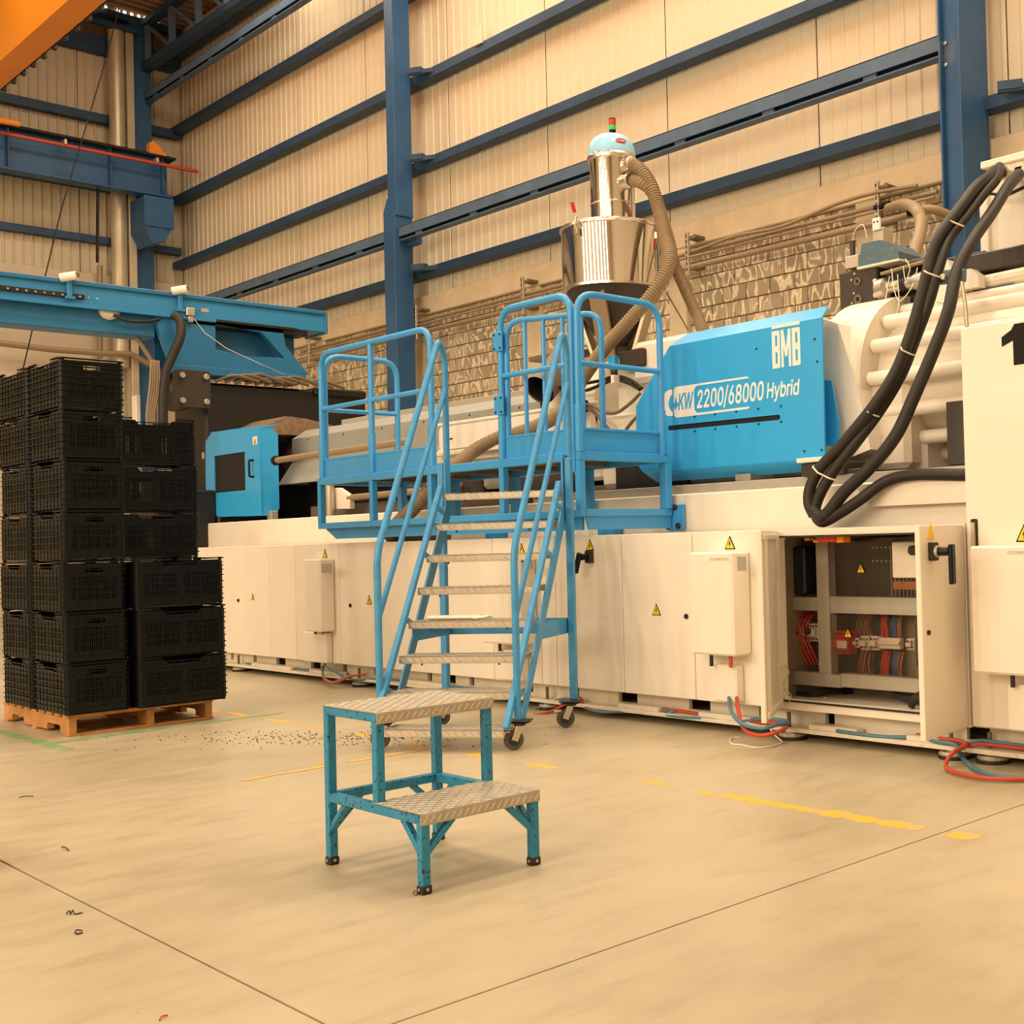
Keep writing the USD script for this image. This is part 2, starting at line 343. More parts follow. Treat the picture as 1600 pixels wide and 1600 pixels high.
# the long wall: sheeting over a block wall framed in concrete
WY = 11.05
def sheet(x0, x1, z0, z1, y, pitch=.209, depth=.015, axis='x', side=-1):
    """One trapezoidal sheet with 2 mm of thickness; the ribs stand towards -y (axis 'x') or +x (axis 'y')."""
    n = max(1, round((x1 - x0) / pitch)); p = (x1 - x0) / n; xs, ys = [], []
    for k in range(n):
        for u, h in ((0, 0), (.70, 0), (.78, 1), (.92, 1)):
            xs.append(x0 + (k + u) * p); ys.append(h * depth)
    xs.append(x1); ys.append(0); xs, ys = np.array(xs), np.array(ys); N = len(xs); t = .003
    out = []
    for yy in (ys, ys - t):
        for zz in (z0, z1): out.append(np.stack([xs, -yy, np.full(N, zz)], 1))
    v = np.vstack(out); f = []
    for i in range(N - 1):
        a, b, c, d = i, i + 1, N + i + 1, N + i
        f += [(a, b, c), (a, c, d)]; o = 2 * N
        f += [(o + a, o + c, o + b), (o + a, o + d, o + c), (a, o + a, o + b), (a, o + b, b), (d, c, o + c), (d, o + c, o + d)]
    if axis == 'x': v = v + [0, y, 0]
    else:
        v = np.stack([y - v[:, 1], v[:, 0], v[:, 2]], 1); f = [(a, c, b) for a, b, c in f]
    return trimesh.Trimesh(v, np.array(f), process=False)
wb = setting('wall_back')
TOPZ = 12.45
seams = [-27.0, -26.69] + [-24.19 + 2.5 * k for k in range(13)] + [9.0]
seams = [-27.0, -26.6, -24.19, -21.76, -19.28, -16.76, -14.23, -11.68, -9.10, -6.55, -4.0, -1.45, 1.1, 3.65, 6.2, 9.0]
for a, b in zip(seams, seams[1:]):
    part(wb, 'wall_sheet', sheet(a + .008, b - .008, 5.18, TOPZ, WY), 'wall_sheet')
part(wb, 'seam_backing', bx(-27.2, 9.2, WY + .03, WY + .08, 5.1, TOPZ, 0), 'mortar')
for z0, z1 in ((10.15, 10.29), (8.64, 8.79), (7.25, 7.39), (5.50, 5.64), (11.75, 11.88)):
    for a, b in ((-26.95, -17.36), (-17.36, -6.8), (-6.8, 9.0)):
        m = [bx(a + .01, b - .01, 10.80, 10.83, z0, z1, .004), bx(a + .01, b - .01, 10.83, 11.0, z1 - .012, z1, .003), bx(a + .01, b - .01, 10.83, 11.0, z0, z0 + .012, .003)]
        part(wb, 'girt', m, 'blue_girt')
for X0 in (-17.22, -6.42):
    for z in (8.72, 7.33, 5.57, 10.2):
        part(wb, 'girt_brace', [beam((X0, 10.62, z + .02), (X0 + .42, 10.84, z + .02), .07, .07), beam((X0, 10.62, z + .05), (X0 + .22, 10.735, z + .05), .10, .09)], 'blue_girt')
part(wb, 'name_plate', bx(-15.62, -15.42, 10.77, 10.80, 8.76, 9.02, .003), 'wall_sheet', 'small cream plate standing on a girt')
# concrete frame
part(wb, 'ring_beam', bx(-27.0, 9.0, 10.92, 11.3, 4.93, 5.235, .012), 'ring_concrete')
PX_ = [-27.0 + .16, -23.9, -20.86, -17.62, -14.52, -11.46, -8.35, -5.25, -2.15, .95, 4.05]
for x in PX_:
    part(wb, 'pilaster', bx(x - .16, x + .16, 10.93, 11.3, 0, 4.93, .010), 'ring_concrete')
part(wb, 'mortar_core', bx(-27.0, 9.0, 11.03, 11.3, 0, 4.93, 0), 'mortar')
cells = []
for a, b in zip(PX_, PX_[1:]):
    if b > 1.0: continue
    x0, x1 = a + .16, b - .16
    for c in range(0, 24):
        z0 = 4.93 - .2 * (c + 1); n = round((x1 - x0) / .4); w = (x1 - x0) / n; e = [x0] + [x0 + w * (k + (.5 if c % 2 else 1)) for k in range(n if c % 2 else n - 1)] + [x1]
        for p, q in zip(e, e[1:]): cells.append((p, q, z0))
def block_mesh(p, q, z0):
    return bx(p + .006, q - .006, 11.0 + rng.uniform(-.004, .004), 11.06, z0 + .006, z0 + .194, .006)
inview = [c for c in cells if -21.5 < c[0] and c[1] < -5.3 and c[2] > 2.5 and (c[2] > 3.0 or c[0] < -10)]
inview.sort(key=lambda c: -c[0]); near = set(inview[:300])
for c in inview[:300]: part(wb, 'block', block_mesh(*c), 'block')
rest = [c for c in cells if c not in near]
part(wb, 'block_rest', cat([block_mesh(*c) for c in rest]), 'block', 'smaller and hidden blocks of the same wall', kind='stuff')

# the far end wall
LX = -27.0
wl = setting('wall_left')
ys_ = [-10.0 + 2.5 * k for k in range(9)]; ys_[-1] = 11.05
ys_ = [-10.0, -7.5, -5.0, -2.5, 0.0, 2.5, 4.9, 6.95, 9.0, 11.05]
for a, b in zip(ys_, ys_[1:]):
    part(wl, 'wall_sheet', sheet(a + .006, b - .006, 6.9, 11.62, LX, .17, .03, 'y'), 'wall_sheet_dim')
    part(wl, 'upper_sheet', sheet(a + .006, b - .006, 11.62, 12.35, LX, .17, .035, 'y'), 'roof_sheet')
part(wl, 'seam_backing', bx(LX - .1, LX - .04, -10, 11.2, 6.8, TOPZ, 0), 'mortar')
part(wl, 'plinth_wall', bx(LX - .3, LX, -10, 11.05, 0, 6.55, .01), 'plaster')
part(wl, 'plinth_coping', bx(LX - .3, LX + .12, -10, 11.0, 6.55, 6.92, .01), 'plaster')
for z0, z1 in ((11.50, 11.85), (10.06, 10.24), (8.66, 8.8), (7.55, 7.70)):
    part(wl, 'girt', [bx(LX + .16, LX + .19, -10, 10.95, z0, z1, .004), bx(LX, LX + .17, -10, 10.95, z1 - .012, z1, .003), bx(LX, LX + .17, -10, 10.95, z0, z0 + .012, .003)], 'blue_girt')
for k, y in enumerate((9.463, 9.71, 9.835, 9.974, 10.113, 10.241, 10.37, 10.487)):
    part(wl, 'daylight_gap', bx(-26.73, -26.70, y - .03, y + .03, 12.425, 12.475, .012), 'daylight')

# roof
ce = setting('ceiling')
xs_ = np.linspace(-27.3, 9.3, 13)
for a, b in zip(xs_, xs_[1:]):
    m = sheet(a, b, -10.3, 11.3, 0, .25, .04); v = np.array(m.vertices); m = trimesh.Trimesh(np.stack([v[:, 0], v[:, 2], 12.5 + v[:, 1]], 1), np.array(m.faces)[:, ::-1], process=False)
    part(ce, 'roof_sheet', m, 'roof_sheet')
part(ce, 'roof_backing', bx(-27.4, 9.4, -10.4, 11.4, 12.55, 12.6, 0), 'roof_sheet')
part(ce, 'eaves_beam', bx(-26.98, -26.7, -10, 11.0, 12.28, 12.42, .01), 'blue_girt')
wr = setting('wall_right'); part(wr, 'wall_sheet', sheet(-10.2, 11.2, 0, TOPZ, 9.35, .25, .035, 'y'), 'wall_sheet')
part(wr, 'seam_backing', bx(9.36, 9.5, -10.3, 11.3, 0, TOPZ, 0), 'plaster')
wf = setting('wall_front'); part(wf, 'wall_sheet', bx(-27.3, 9.5, -10.5, -10.3, 0, TOPZ, 0), 'wall_sheet')

# ------------------------------------------------------------------ floor markings
def worn_strip(p, q, w, wear, seed, seg=.11, z=.0002):
    r = np.random.default_rng(seed); p, q = np.array(p, float), np.array(q, float); L = np.linalg.norm(q - p); d = (q - p) / L; n = np.array([-d[1], d[0]]); out = []
    t = 0.0
    while t < L:
        l = seg * r.uniform(.5, 1.7); kp = wear(t / L)
        if r.random() < kp:
            off = r.uniform(-.3, .3) * w * (1 - kp); ww = w * (.35 + .65 * kp) * r.uniform(.7, 1.05)
            c = p + d * (t + l / 2) + n * off; pts = []
            for a in np.linspace(0, 2 * np.pi, 14, endpoint=False):
                e = r.uniform(.75, 1.1); ca, sa = np.cos(a), np.sin(a)
                k = (abs(ca) ** 4 + abs(sa) ** 4) ** -.25
                pts.append(c + d * (ca * k * l * .62 * e) + n * (sa * k * ww * .5 * e))
            out.append(Polygon(pts).buffer(0))
        t += l
    return prism(unary_union(out), 'z', z, z + .0008)
single('floor_line', worn_strip((-9.4, 3.97), (-.6, 4.09), .13, lambda u: .42 if u < .60 else (.95 if u < .76 else .6), 3), 'yellow_line', 'worn yellow floor line running along the machine in front of the stairs', 'floor line')
single('floor_line', worn_strip((-6.35, 2.7), (-6.37, 4.0), .08, lambda u: .8, 5, z=.0012), 'yellow_line', 'short worn yellow floor line behind the step stool, square to the machine', 'floor line')
single('floor_line', cat([worn_strip((-11.2, 2.64), (-8.68, 2.64), .11, lambda u: .97, 8, .3), worn_strip((-8.68, 2.64), (-8.70, 4.15), .11, lambda u: .95, 9, .3, .0012)]), 'green_line', 'worn green floor line around the pallet of crates', 'floor line')
g = []
r_ = np.random.default_rng(11)
for _ in range(420):
    a = r_.normal(0, .5), r_.normal(0, .16)
    c = np.array([-7.35, 3.78]) + a[0] * np.array([.87, .49]) * 1.1 + a[1] * np.array([-.49, .87])
    s = r_.uniform(.0018, .0048); g.append(bx(c[0] - s, c[0] + s, c[1] - s * .7, c[1] + s * .7, 0, s * .9, 0))
single('spilled_granules', cat(g), 'dark_block', 'dark plastic granules spilled on the floor behind the step stool', 'granules', kind='stuff')
for i, (pts, m, lb) in enumerate([
    ([(-6.871, 1.971, 0.003), (-6.862, 1.997, 0.006), (-6.845, 2.026, 0.003)], 'black_wire', 'straight dark plastic shaving lying on the floor at the far left'),
    ([(-5.564, 1.747, 0.003), (-5.515, 1.746, 0.008), (-5.467, 1.742, 0.003)], 'black_wire', 'bent dark plastic shaving on the floor below the pallet'),
    ([(-4.518, 1.429, 0.003), (-4.515, 1.438, 0.012), (-4.505, 1.438, 0.003), (-4.512, 1.448, 0.012), (-4.493, 1.448, 0.003), (-4.487, 1.469, 0.003)], 'black_wire', 'curled zigzag dark shaving on the floor at lower left'),
    ([(-4.276, 1.399, 0.003), (-4.287, 1.386, 0.006), (-4.274, 1.377, 0.003), (-4.248, 1.377, 0.004), (-4.254, 1.392, 0.003)], 'black_wire', 'c-shaped dark shaving on the floor at lower left'),
    ([(-3.301, 1.257, 0.003), (-3.314, 1.268, 0.006), (-3.319, 1.284, 0.003)], 'red_hose', 'orange shaving on the floor at the bottom left edge'),
    ([(-3.778, 2.278, 0.003), (-3.798, 2.297, 0.006), (-3.783, 2.298, 0.004), (-3.752, 2.274, 0.004), (-3.763, 2.271, 0.003)], 'brown_wire', 'small looped shaving beside the front foot of the step stool')]):
    single('plastic_shaving', tube(spline(pts, 5), .0022, 5), m, lb, 'shaving', 'shavings on the floor')
single('guard_post_foot', [bx(-5.9, -5.385, 1.30, 1.475, .03, .11, .02), bx(-5.85, -5.5, 1.33, 1.45, 0, .035, .01)], 'red', 'red rounded object just inside the left edge of the photo on the floor', 'guard')

# ------------------------------------------------------------------ steel frame
def h_column(name, x0, x1, y0, y1, z0, z1, lb, web_front=True):
    c = thing(name, lb, 'column'); t = .022
    part(c, 'flange', bx(x0, x0 + t, y0, y1, z0, z1, .003), 'blue_column'); part(c, 'flange', bx(x1 - t, x1, y0, y1, z0, z1, .003), 'blue_column')
    part(c, 'web', bx(x0 + t, x1 - t, y0 + .07, y0 + .09, z0, z1, .002), 'blue_column')
    part(c, 'base_plate', bx(x0 - .08, x1 + .08, y0 - .06, y1 + .06, 0, .03, .004), 'blue_column')
    return c
c1 = thing('steel_column', 'dark blue steel column behind the access platform, left of the hopper', 'column', 'columns of the long wall')
part(c1, 'shaft', bx(-17.66, -17.34, 10.38, 10.71, 0, 6.55, .006), 'blue_column')
part(c1, 'upper_shaft', bx(-17.55, -17.31, 10.40, 10.71, 6.45, 12.3, .006), 'blue_column')
part(c1, 'splice', prism([(-17.66, 6.55), (-17.34, 6.55), (-17.31, 6.75), (-17.55, 6.75)], 'y', 10.385, 10.70), 'blue_column')
c2 = h_column('steel_column', -6.95, -6.69, 10.37, 10.88, 0, 12.3, 'wide dark blue steel column at the right behind the thick cables')
keys(stage.GetPrimAtPath(c2), group='columns of the long wall')
for z in (6.15, 5.93): part(c2, 'bolt', disc(.022, .02, (-6.90, 10.42, z), 'y', 6), 'zinc')
c3 = thing('steel_column', 'dark blue steel column in the far left corner carrying the crane runway', 'column', 'columns of the long wall')
part(c3, 'shaft', bx(-26.95, -26.62, 9.93, 10.30, 0, 12.3, .006), 'blue_column')
br = part(c3, 'bracket', prism([(9.80, 8.42), (10.34, 8.42), (10.34, 7.85), (10.20, 7.55), (9.95, 7.45), (9.80, 7.75)], 'x', -26.62, -25.75), 'blue_column')
part(br, 'stiffener', bx(-25.75, -25.72, 9.78, 10.36, 7.8, 8.42, .003), 'blue_column')
def tie(p, q, lb):
    x0, y, z = p; x1 = q[0]
    t = thing('tie_beam', lb, 'tie beam', 'tie beams between the columns')
    part(t, 'web', bx(x0, x1, y, y + .02, z - .16, z, .003), 'blue_tie')
    part(t, 'flange', bx(x0, x1, y, y + .12, z - .015, z + .001, .003), 'blue_tie')
    part(t, 'recess', bx(x0, x1, y + .10, y + .11, z - .215, z - .02, .002), 'blue_girt'); part(t, 'lower_lip', bx(x0, x1, y + .01, y + .14, z - .225, z - .205, .003), 'blue_tie')
    k = []
    n = max(2, int((x1 - x0) / 1.3))
    for i in range(n): k.append(bx(x0 + (i + .3) * (x1 - x0) / n, x0 + (i + .42) * (x1 - x0) / n, y + .025, y + .06, z - .205, z - .15, .003))
    part(t, 'spacer', k, 'blue_tie'); return t
tie((-26.6, 10.45, 6.27), (-17.66, 0, 0), 'blue grey tie beam from the far corner to the left column, sloping down behind the robot beam')
tie((-17.33, 10.45, 6.27), (-6.96, 0, 0), 'blue grey tie beam between the two big columns, passing behind the light blue hopper cap')
single('tie_bracket', bx(-17.335, -17.05, 10.60, 10.70, 5.98, 6.27, .004), 'blue_column', 'small blue bracket joining the tie beam to the left column', 'bracket')
tie((-26.6, 10.16, 10.83), (-17.4, 0, 0), 'blue grey tie beam high in the upper left, under the roof truss')
tr = thing('roof_truss', 'dark blue lattice truss under the roof in the upper left corner', 'truss')
part(tr, 'bottom_chord', bx(-26.8, -14.0, 10.1, 10.3, 11.27, 11.42, .005), 'blue_girt'); part(tr, 'top_chord', bx(-26.8, -14.0, 10.1, 10.3, 12.2, 12.32, .005), 'blue_girt')
for k in range(10):
    x = -26.5 + 1.25 * k
    part(tr, 'vertical', bx(x - .04, x + .04, 10.14, 10.26, 11.42, 12.2, .003), 'blue_tie'); part(tr, 'diagonal', beam((x + .04, 10.2, 12.2), (x + 1.2, 10.2, 11.42), .07, .07), 'blue_tie')
rr_ = thing('rafter_truss', 'dark blue roof truss crossing the far left bay above the column', 'truss')
part(rr_, 'bottom_chord', bx(-26.55, -26.4, -9.8, 10.0, 11.95, 12.05, .005), 'blue_girt')
for k in range(9):
    y = 9.4 - 1.2 * k; part(rr_, 'diagonal', beam((-26.47, y, 12.3), (-26.47, y - .55, 12.0), .05, .05), 'blue_tie')
# crane runway with conductor rail and end stop
rw = thing('crane_runway', 'deep dark blue crane runway girder along the far end wall', 'crane runway')
part(rw, 'web', bx(-26.02, -25.98, -9.9, 10.34, 8.52, 9.27, .004), 'blue_column'); part(rw, 'top_flange', bx(-26.2, -25.78, -9.9, 10.45, 9.27, 9.31, .004), 'cavity')
part(rw, 'bottom_flange', bx(-26.16, -25.82, -9.9, 10.38, 8.47, 8.51, .004), 'blue_column')
for y in (10.2, 9.2, 7.4, 5.6, 3.8): part(rw, 'stiffener', bx(-25.98, -25.85, y, y + .02, 8.51, 9.27, .003), 'blue_column')
part(rw, 'rail', bx(-26.04, -25.96, -9.9, 10.4, 9.31, 9.38, .008), 'dark_iron')
cr = thing('conductor_rail', 'red conductor rail along the top of the crane runway girder', 'conductor rail')
part(cr, 'rail', bx(-25.72, -25.66, -5, 10.85, 9.06, 9.12, .006), 'red_rail')
for y in (10.0, 8.3, 6.4): part(cr, 'holder', bx(-25.80, -25.63, y, y + .05, 9.10, 9.2, .004), 'galv')
single('crane_end_stop', prism([(9.98, 9.31), (10.34, 9.31), (10.30, 9.40), (10.16, 9.54), (10.06, 9.62), (9.98, 9.56)], 'x', -26.08, -25.92), 'orange', 'orange end stop standing on the crane runway', 'end stop')
# the yellow crane bridge
cb = thing('crane_bridge', 'big orange crane bridge girder crossing the upper left corner', 'crane')
part(cb, 'box_girder', bx(-26.0, 8.8, 6.36, 6.69, 9.31, 11.45, .012), 'orange')
part(cb, 'lower_flange', bx(-26.0, 8.8, 6.33, 6.72, 9.27, 9.31, .004), 'orange')
cc_ = thing('crane_cable_track', 'dark festoon track along the lower edge of the orange crane girder', 'cable track')
part(cc_, 'track', bx(-25.9, 8.0, 6.73, 6.78, 9.31, 9.38, .004), 'dark_iron')
for k in range(36): part(cc_, 'clip', bx(-25.8 + .5 * k, -25.7 + .5 * k, 6.73, 6.79, 9.23, 9.31, .004), 'dark_iron')
single('crane_buffer', tube([(-25.4, 7.127, 9.223), (-25.4, 7.377, 9.233), (-25.4, 7.462, 9.229)], .055, 10), 'orange', 'small orange bumper at the left edge above the runway', 'bumper')
# sheet metal drain pipes in the corner
single('round_duct', tube([(-26.62, 9.62, 12.0), (-26.62, 9.62, 5.0)], .15, 20), 'duct_sheet', 'round galvanised downpipe beside the far left column', 'duct', smooth=40)
single('square_duct', bx(-26.79, -26.50, 9.78, 9.925, 3.0, 12.0, .01), 'duct_sheet', 'square cream duct between the round downpipe and the far left column', 'duct')
single('stay_cable', tube([(-23.6, 5.847, -0.582), (-24, 7.092, 4.658), (-24.2, 7.758, 7.413), (-24.4, 8.631, 10.449), (-24.45, 8.904, 11.554)], .011, 6), 'dark_iron', 'thin slanting dark stay cable in front of the far end wall', 'cable')
single('hanging_cable', tube([(-26.1, 9.013, 6.992), (-26.1, 9.049, 8.536)], .03, 6), 'dark_iron', 'short dark vertical cable left of the downpipe', 'cable')
single('wall_conduit', tube([(-26.7, 9.268, 7.066), (-26.7, 9.238, 5.166)], .055, 8), 'conduit', 'vertical conduit on the plinth wall of the far end', 'conduit')
single('wall_conduit', tube([(-26.35, 7.272, 5.255), (-26.35, 8.236, 5.212), (-26.35, 9.166, 5.222), (-26.35, 9.714, 5.259), (-26.35, 10.123, 5.044)], .06, 8), 'conduit', 'lower horizontal pipe on the far end wall, just above the crates', 'conduit')
single('wall_conduit', tube([(-26.35, 7.278, 5.743), (-26.35, 8.019, 5.74), (-26.35, 9.174, 5.726), (-26.35, 10.224, 5.772)], .06, 8), 'conduit', 'upper horizontal pipe on the far end wall, under the robot beam', 'conduit')
single('hose_run', tube(spline([(-14.72, 5.249, 3.916), (-14.72, 5.431, 3.747), (-14.72, 5.567, 3.539), (-14.72, 5.725, 3.294), (-14.72, 5.824, 3.212)], 8), .028, 8), 'hose_brown', 'brown hose slanting from the robot beam down to the clamp', 'hose', smooth=True)
single('lamp_housing', [bx(-18.4, -17.6, 4.6, 5.55, 4.302, 4.386, .03), bx(-18.2, -17.9, 4.6, 5.25, 4.218, 4.31, .01)], 'grille', 'dim grey lamp housing hanging at the left edge behind the robot beam', 'lamp')
# wall conduits on strut brackets
for i, (z, r, lb) in enumerate(((4.79, .026, 'upper of two pipes on brackets along the block wall'), (4.60, .037, 'lower thicker pipe on brackets along the block wall'), (4.72, .014, 'thin conduit between the two wall pipes'))):
    single('wall_pipe', tube([(-21.3, 10.80 - .03 * i, z), (-13.0, 10.80 - .03 * i, z + .012), (-7.3, 10.80 - .03 * i, z)], r, 10), 'conduit', lb, 'pipe', smooth=True)
for i, x in enumerate((-20.9, -17.35, -14.5, -11.05, -8.05)):
    b = thing('strut_bracket', ['strut bracket behind the robot beam end', 'strut bracket right of the left column', 'strut bracket on the block wall left of the hopper', 'strut bracket on the block wall right of the hopper hoses', 'strut bracket on the block wall above the dark valve block'][i], 'bracket', 'pipe brackets on the block wall')
    part(b, 'strut', bx(x - .03, x + .03, 10.72, 10.76, 4.50, 5.05, .004), 'galv')
    for z in (4.98, 4.60): part(b, 'stand_off', [bx(x - .02, x + .14, 10.76, 10.92, z - .02, z + .02, .004), disc(.03, .03, (x + .12, 10.74, z), 'y', 10)], 'duct_brown')
    part(b, 'slot', [bx(x - .008, x + .008, 10.718, 10.722, 4.56 + .07 * k, 4.60 + .07 * k, 0) for k in range(7)], 'cavity')
single('wall_conduit', tube(spline([(-11.0, 10.78, 4.80), (-10.2, 10.70, 4.83), (-9.4, 10.68, 4.80), (-8.6, 10.70, 4.90), (-8.05, 10.72, 4.92), (-7.5, 10.72, 4.88)], 8), .022, 6), 'hose_brown', 'sagging brown cable bundle above the wall pipes', 'cable bundle', smooth=True)

# ================================================================== THE MOULDING MACHINE
FY = 5.35      # face of the control cabinets
BY = 6.10      # face of the machine bed above them
# ---- bed: web with pockets, flange, fascia
mb = thing('machine_bed', 'long cream machine bed on levelling feet with fork pockets above its lower flange', 'machine bed')
holes = []
HS = []
for (xa, xb) in ((-12.342, -12.284), (-11.845, -11.777), (-11.363, -11.182), (-10.686, -10.507),
                 (-10.105, -10.037), (-9.583, -9.51), (-8.75, -8.685), (-8.491, -8.347),
                 (-8.154, -8.094), (-7.416, -7.346), (-6.857, -6.814), (-6.39, -6.2),
                 (-5.702, -5.509), (-5.091, -5.059), (-4.565, -4.498), (-3.807, -3.778), (-3.6, -3.459)):
    HS.append(sbox(xa, .098, xb, .168))
web = sbox(-14.6, .074, -2.0, .185)
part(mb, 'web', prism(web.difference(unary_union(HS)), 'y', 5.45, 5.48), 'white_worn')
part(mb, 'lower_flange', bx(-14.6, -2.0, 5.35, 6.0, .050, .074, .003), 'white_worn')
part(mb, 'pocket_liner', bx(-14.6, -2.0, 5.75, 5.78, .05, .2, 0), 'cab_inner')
part(mb, 'fascia', bx(-14.62, -2.0, BY, BY + .12, 1.20, 1.515, .010), 'white_paint')
part(mb, 'body', bx(-14.6, -2.0, BY + .12, 8.0, .2, 1.46, .01), 'white_worn')
part(mb, 'top_plate', bx(-14.6, -2.0, BY + .02, 8.0, 1.46, 1.50, .004), 'cab_inner')
part(mb, 'guide_rail', bx(-8.3, -2.4, BY + .10, BY + .26, 1.50, 1.585, .006), 'grille')
part(mb, 'guide_rail', bx(-8.3, -2.4, 7.4, 7.6, 1.50, 1.585, .006), 'grille')
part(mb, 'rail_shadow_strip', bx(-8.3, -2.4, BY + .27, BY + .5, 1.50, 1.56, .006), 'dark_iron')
part(mb, 'fascia_step', prism([(-4.771, 1.50), (-2.2, 1.50), (-2.2, 1.36), (-4.771 + .12, 1.36)], 'y', BY - .06, BY), 'white_paint')
for i, (fx_, fy_) in enumerate(((-12.06, 5.43), (-9.70, 5.41), (-7.10, 5.42), (-4.786, 5.41), (-3.66, 5.42), (-3.43, 5.43))):
    f_ = part(mb, 'levelling_foot', [disc(.085, .026, (fx_, fy_, .014), 'z', 20, .008), disc(.05, .012, (fx_, fy_, .038), 'z', 16)], 'galv')
    part(f_, 'threaded_bolt', disc(.012, .11, (fx_, fy_ - .03, .05), 'z', 8, .002), 'duct_brown')
    part(f_, 'rubber_pad', disc(.088, .015, (fx_, fy_, 0), 'z', 20, .002), 'black_rubber')
for i, (a, b) in enumerate(((-11.7, -10.9), (-10.55, -10.0), (-9.0, -8.35), (-7.9, -7.45), (-6.3, -5.9), (-5.53, -5.08), (-4.62, -4.27), (-3.93, -3.62), (-3.2, -2.5))):
    part(mb, 'cable_duct', bx(a, b, 5.36, 5.43, .074, .104, .004), 'white_worn')

# ---- hoses lying on the flange
def hose_on(name, pts, r, m, lb, grp='air and water hoses along the machine foot'):
    single(name, tube(spline(pts, 8), r * .66, 8), m, lb, 'hose', grp, smooth=True)
z_ = .088
hose_on('water_hose', [(-11.9, 5.40, z_), (-10.9, 5.40, z_), (-10.2, 5.40, z_), (-9.9, 5.36, .06), (-10.172, 5.3, 0.162), (-10.057, 5.25, 0.073), (-9.819, 5.2, 0.048), (-9.73, 5.27, 0.09), (-9.669, 5.33, 0.065), (-9.2, 5.4, z_), (-8.3, 5.4, z_), (-7.7, 5.4, z_)], .014, 'blue_hose', 'blue hose along the flange at the left end of the machine')
hose_on('water_hose', [(-10.289, 5.38, 0.177), (-10.185, 5.3, 0.105), (-9.99, 5.22, 0.058), (-9.76, 5.18, 0.049), (-9.675, 5.24, 0.085), (-9.711, 5.33, 0.096), (-9.6, 5.38, z_ + .02)], .015, 'red_hose', 'red hose looping below the leftmost cooling unit')
hose_on('water_hose', [(-7.65, 5.40, z_), (-7.236, 5.28, -0.014), (-6.964, 5.2, -0.001), (-6.887, 5.28, 0.022), (-6.75, 5.39, z_ + .02), (-6.635, 5.36, 0.049), (-6.432, 5.36, 0.047), (-6.0, 5.40, z_), (-5.5, 5.40, z_), (-5.2, 5.4, z_)], .016, 'red_hose', 'red hose sagging behind the rear caster of the stairs')
hose_on('water_hose', [(-7.6, 5.42, z_), (-7.26, 5.32, -0.011), (-6.9, 5.40, z_), (-6.509, 5.34, 0.039), (-6.235, 5.36, 0.053), (-5.8, 5.40, z_), (-5.829, 5.36, 0.064), (-5.477, 5.36, 0.068), (-5.1, 5.41, z_)], .015, 'blue_hose', 'blue hose along the flange between the stairs and the open cabinet')
hose_on('water_hose', [(-5.112, 5.28, 0.233), (-5.017, 5.2, 0.144), (-4.921, 5.14, 0.078), (-4.774, 5.1, 0.063), (-4.686, 5.14, 0.08), (-4.687, 5.24, 0.096), (-4.832, 5.33, 0.097), (-5.014, 5.36, 0.078), (-5.139, 5.38, 0.073)], .018, 'red_hose', 'red hose looping out of the big cooling unit beside the open cabinet')
hose_on('water_hose', [(-5.176, 5.28, 0.229), (-5.08, 5.2, 0.162), (-4.936, 5.14, 0.11), (-4.766, 5.12, 0.101), (-4.715, 5.2, 0.117), (-4.72, 5.3, 0.118), (-4.935, 5.36, 0.108), (-5.156, 5.37, 0.081)], .018, 'blue_hose', 'blue hose looping out of the big cooling unit beside the open cabinet')
hose_on('water_hose', [(-4.35, 5.40, z_), (-4.398, 5.36, 0.086), (-4.105, 5.36, 0.08), (-3.9, 5.40, z_), (-3.746, 5.36, 0.089), (-3.612, 5.34, 0.088), (-3.545, 5.28, 0.074), (-3.558, 5.344, 0.02), (-3.352, 5.144, 0.018), (-3.17, 5.057, 0.018), (-3.019, 5.106, 0.018)], .017, 'blue_hose', 'blue hose dropping from the flange onto the floor at lower right')
hose_on('water_hose', [(-3.9, 5.42, z_ + .012), (-3.711, 5.37, 0.104), (-3.585, 5.36, 0.104), (-3.52, 5.32, 0.093), (-3.532, 5.22, 0.074), (-3.552, 5.178, 0.02), (-3.437, 5.047, 0.018), (-3.27, 4.989, 0.018), (-3.138, 5.006, 0.018), (-3.011, 5.093, 0.018)], .017, 'red_hose', 'red hose curling onto the floor at lower right')
hose_on('water_hose', [(-3.539, 5.36, 0.075), (-3.494, 5.37, 0.095), (-3.405, 5.38, 0.099), (-3.2, 5.42, z_)], .016, 'red_hose', 'short red hose between the two feet at the right')
hose_on('water_hose', [(-3.554, 5.36, 0.094), (-3.474, 5.37, 0.116), (-3.404, 5.38, 0.115), (-3.2, 5.44, z_ + .01)], .015, 'blue_hose', 'short blue hose between the two feet at the right')
single('white_wire', tube(spline([(-4.882, 5.3, 0.078), (-4.813, 5.289, 0.03), (-4.73, 5.251, 0.006), (-4.7, 5.126, 0.005), (-4.749, 5.044, 0.005), (-4.875, 5.061, 0.005), (-4.951, 5.062, 0.005), (-5.079, 5.188, 0.005), (-5.059, 5.254, 0.005)], 8), .005, 6), 'white_wire', 'loose white wire loop on the floor below the hoses', 'wire', smooth=True)

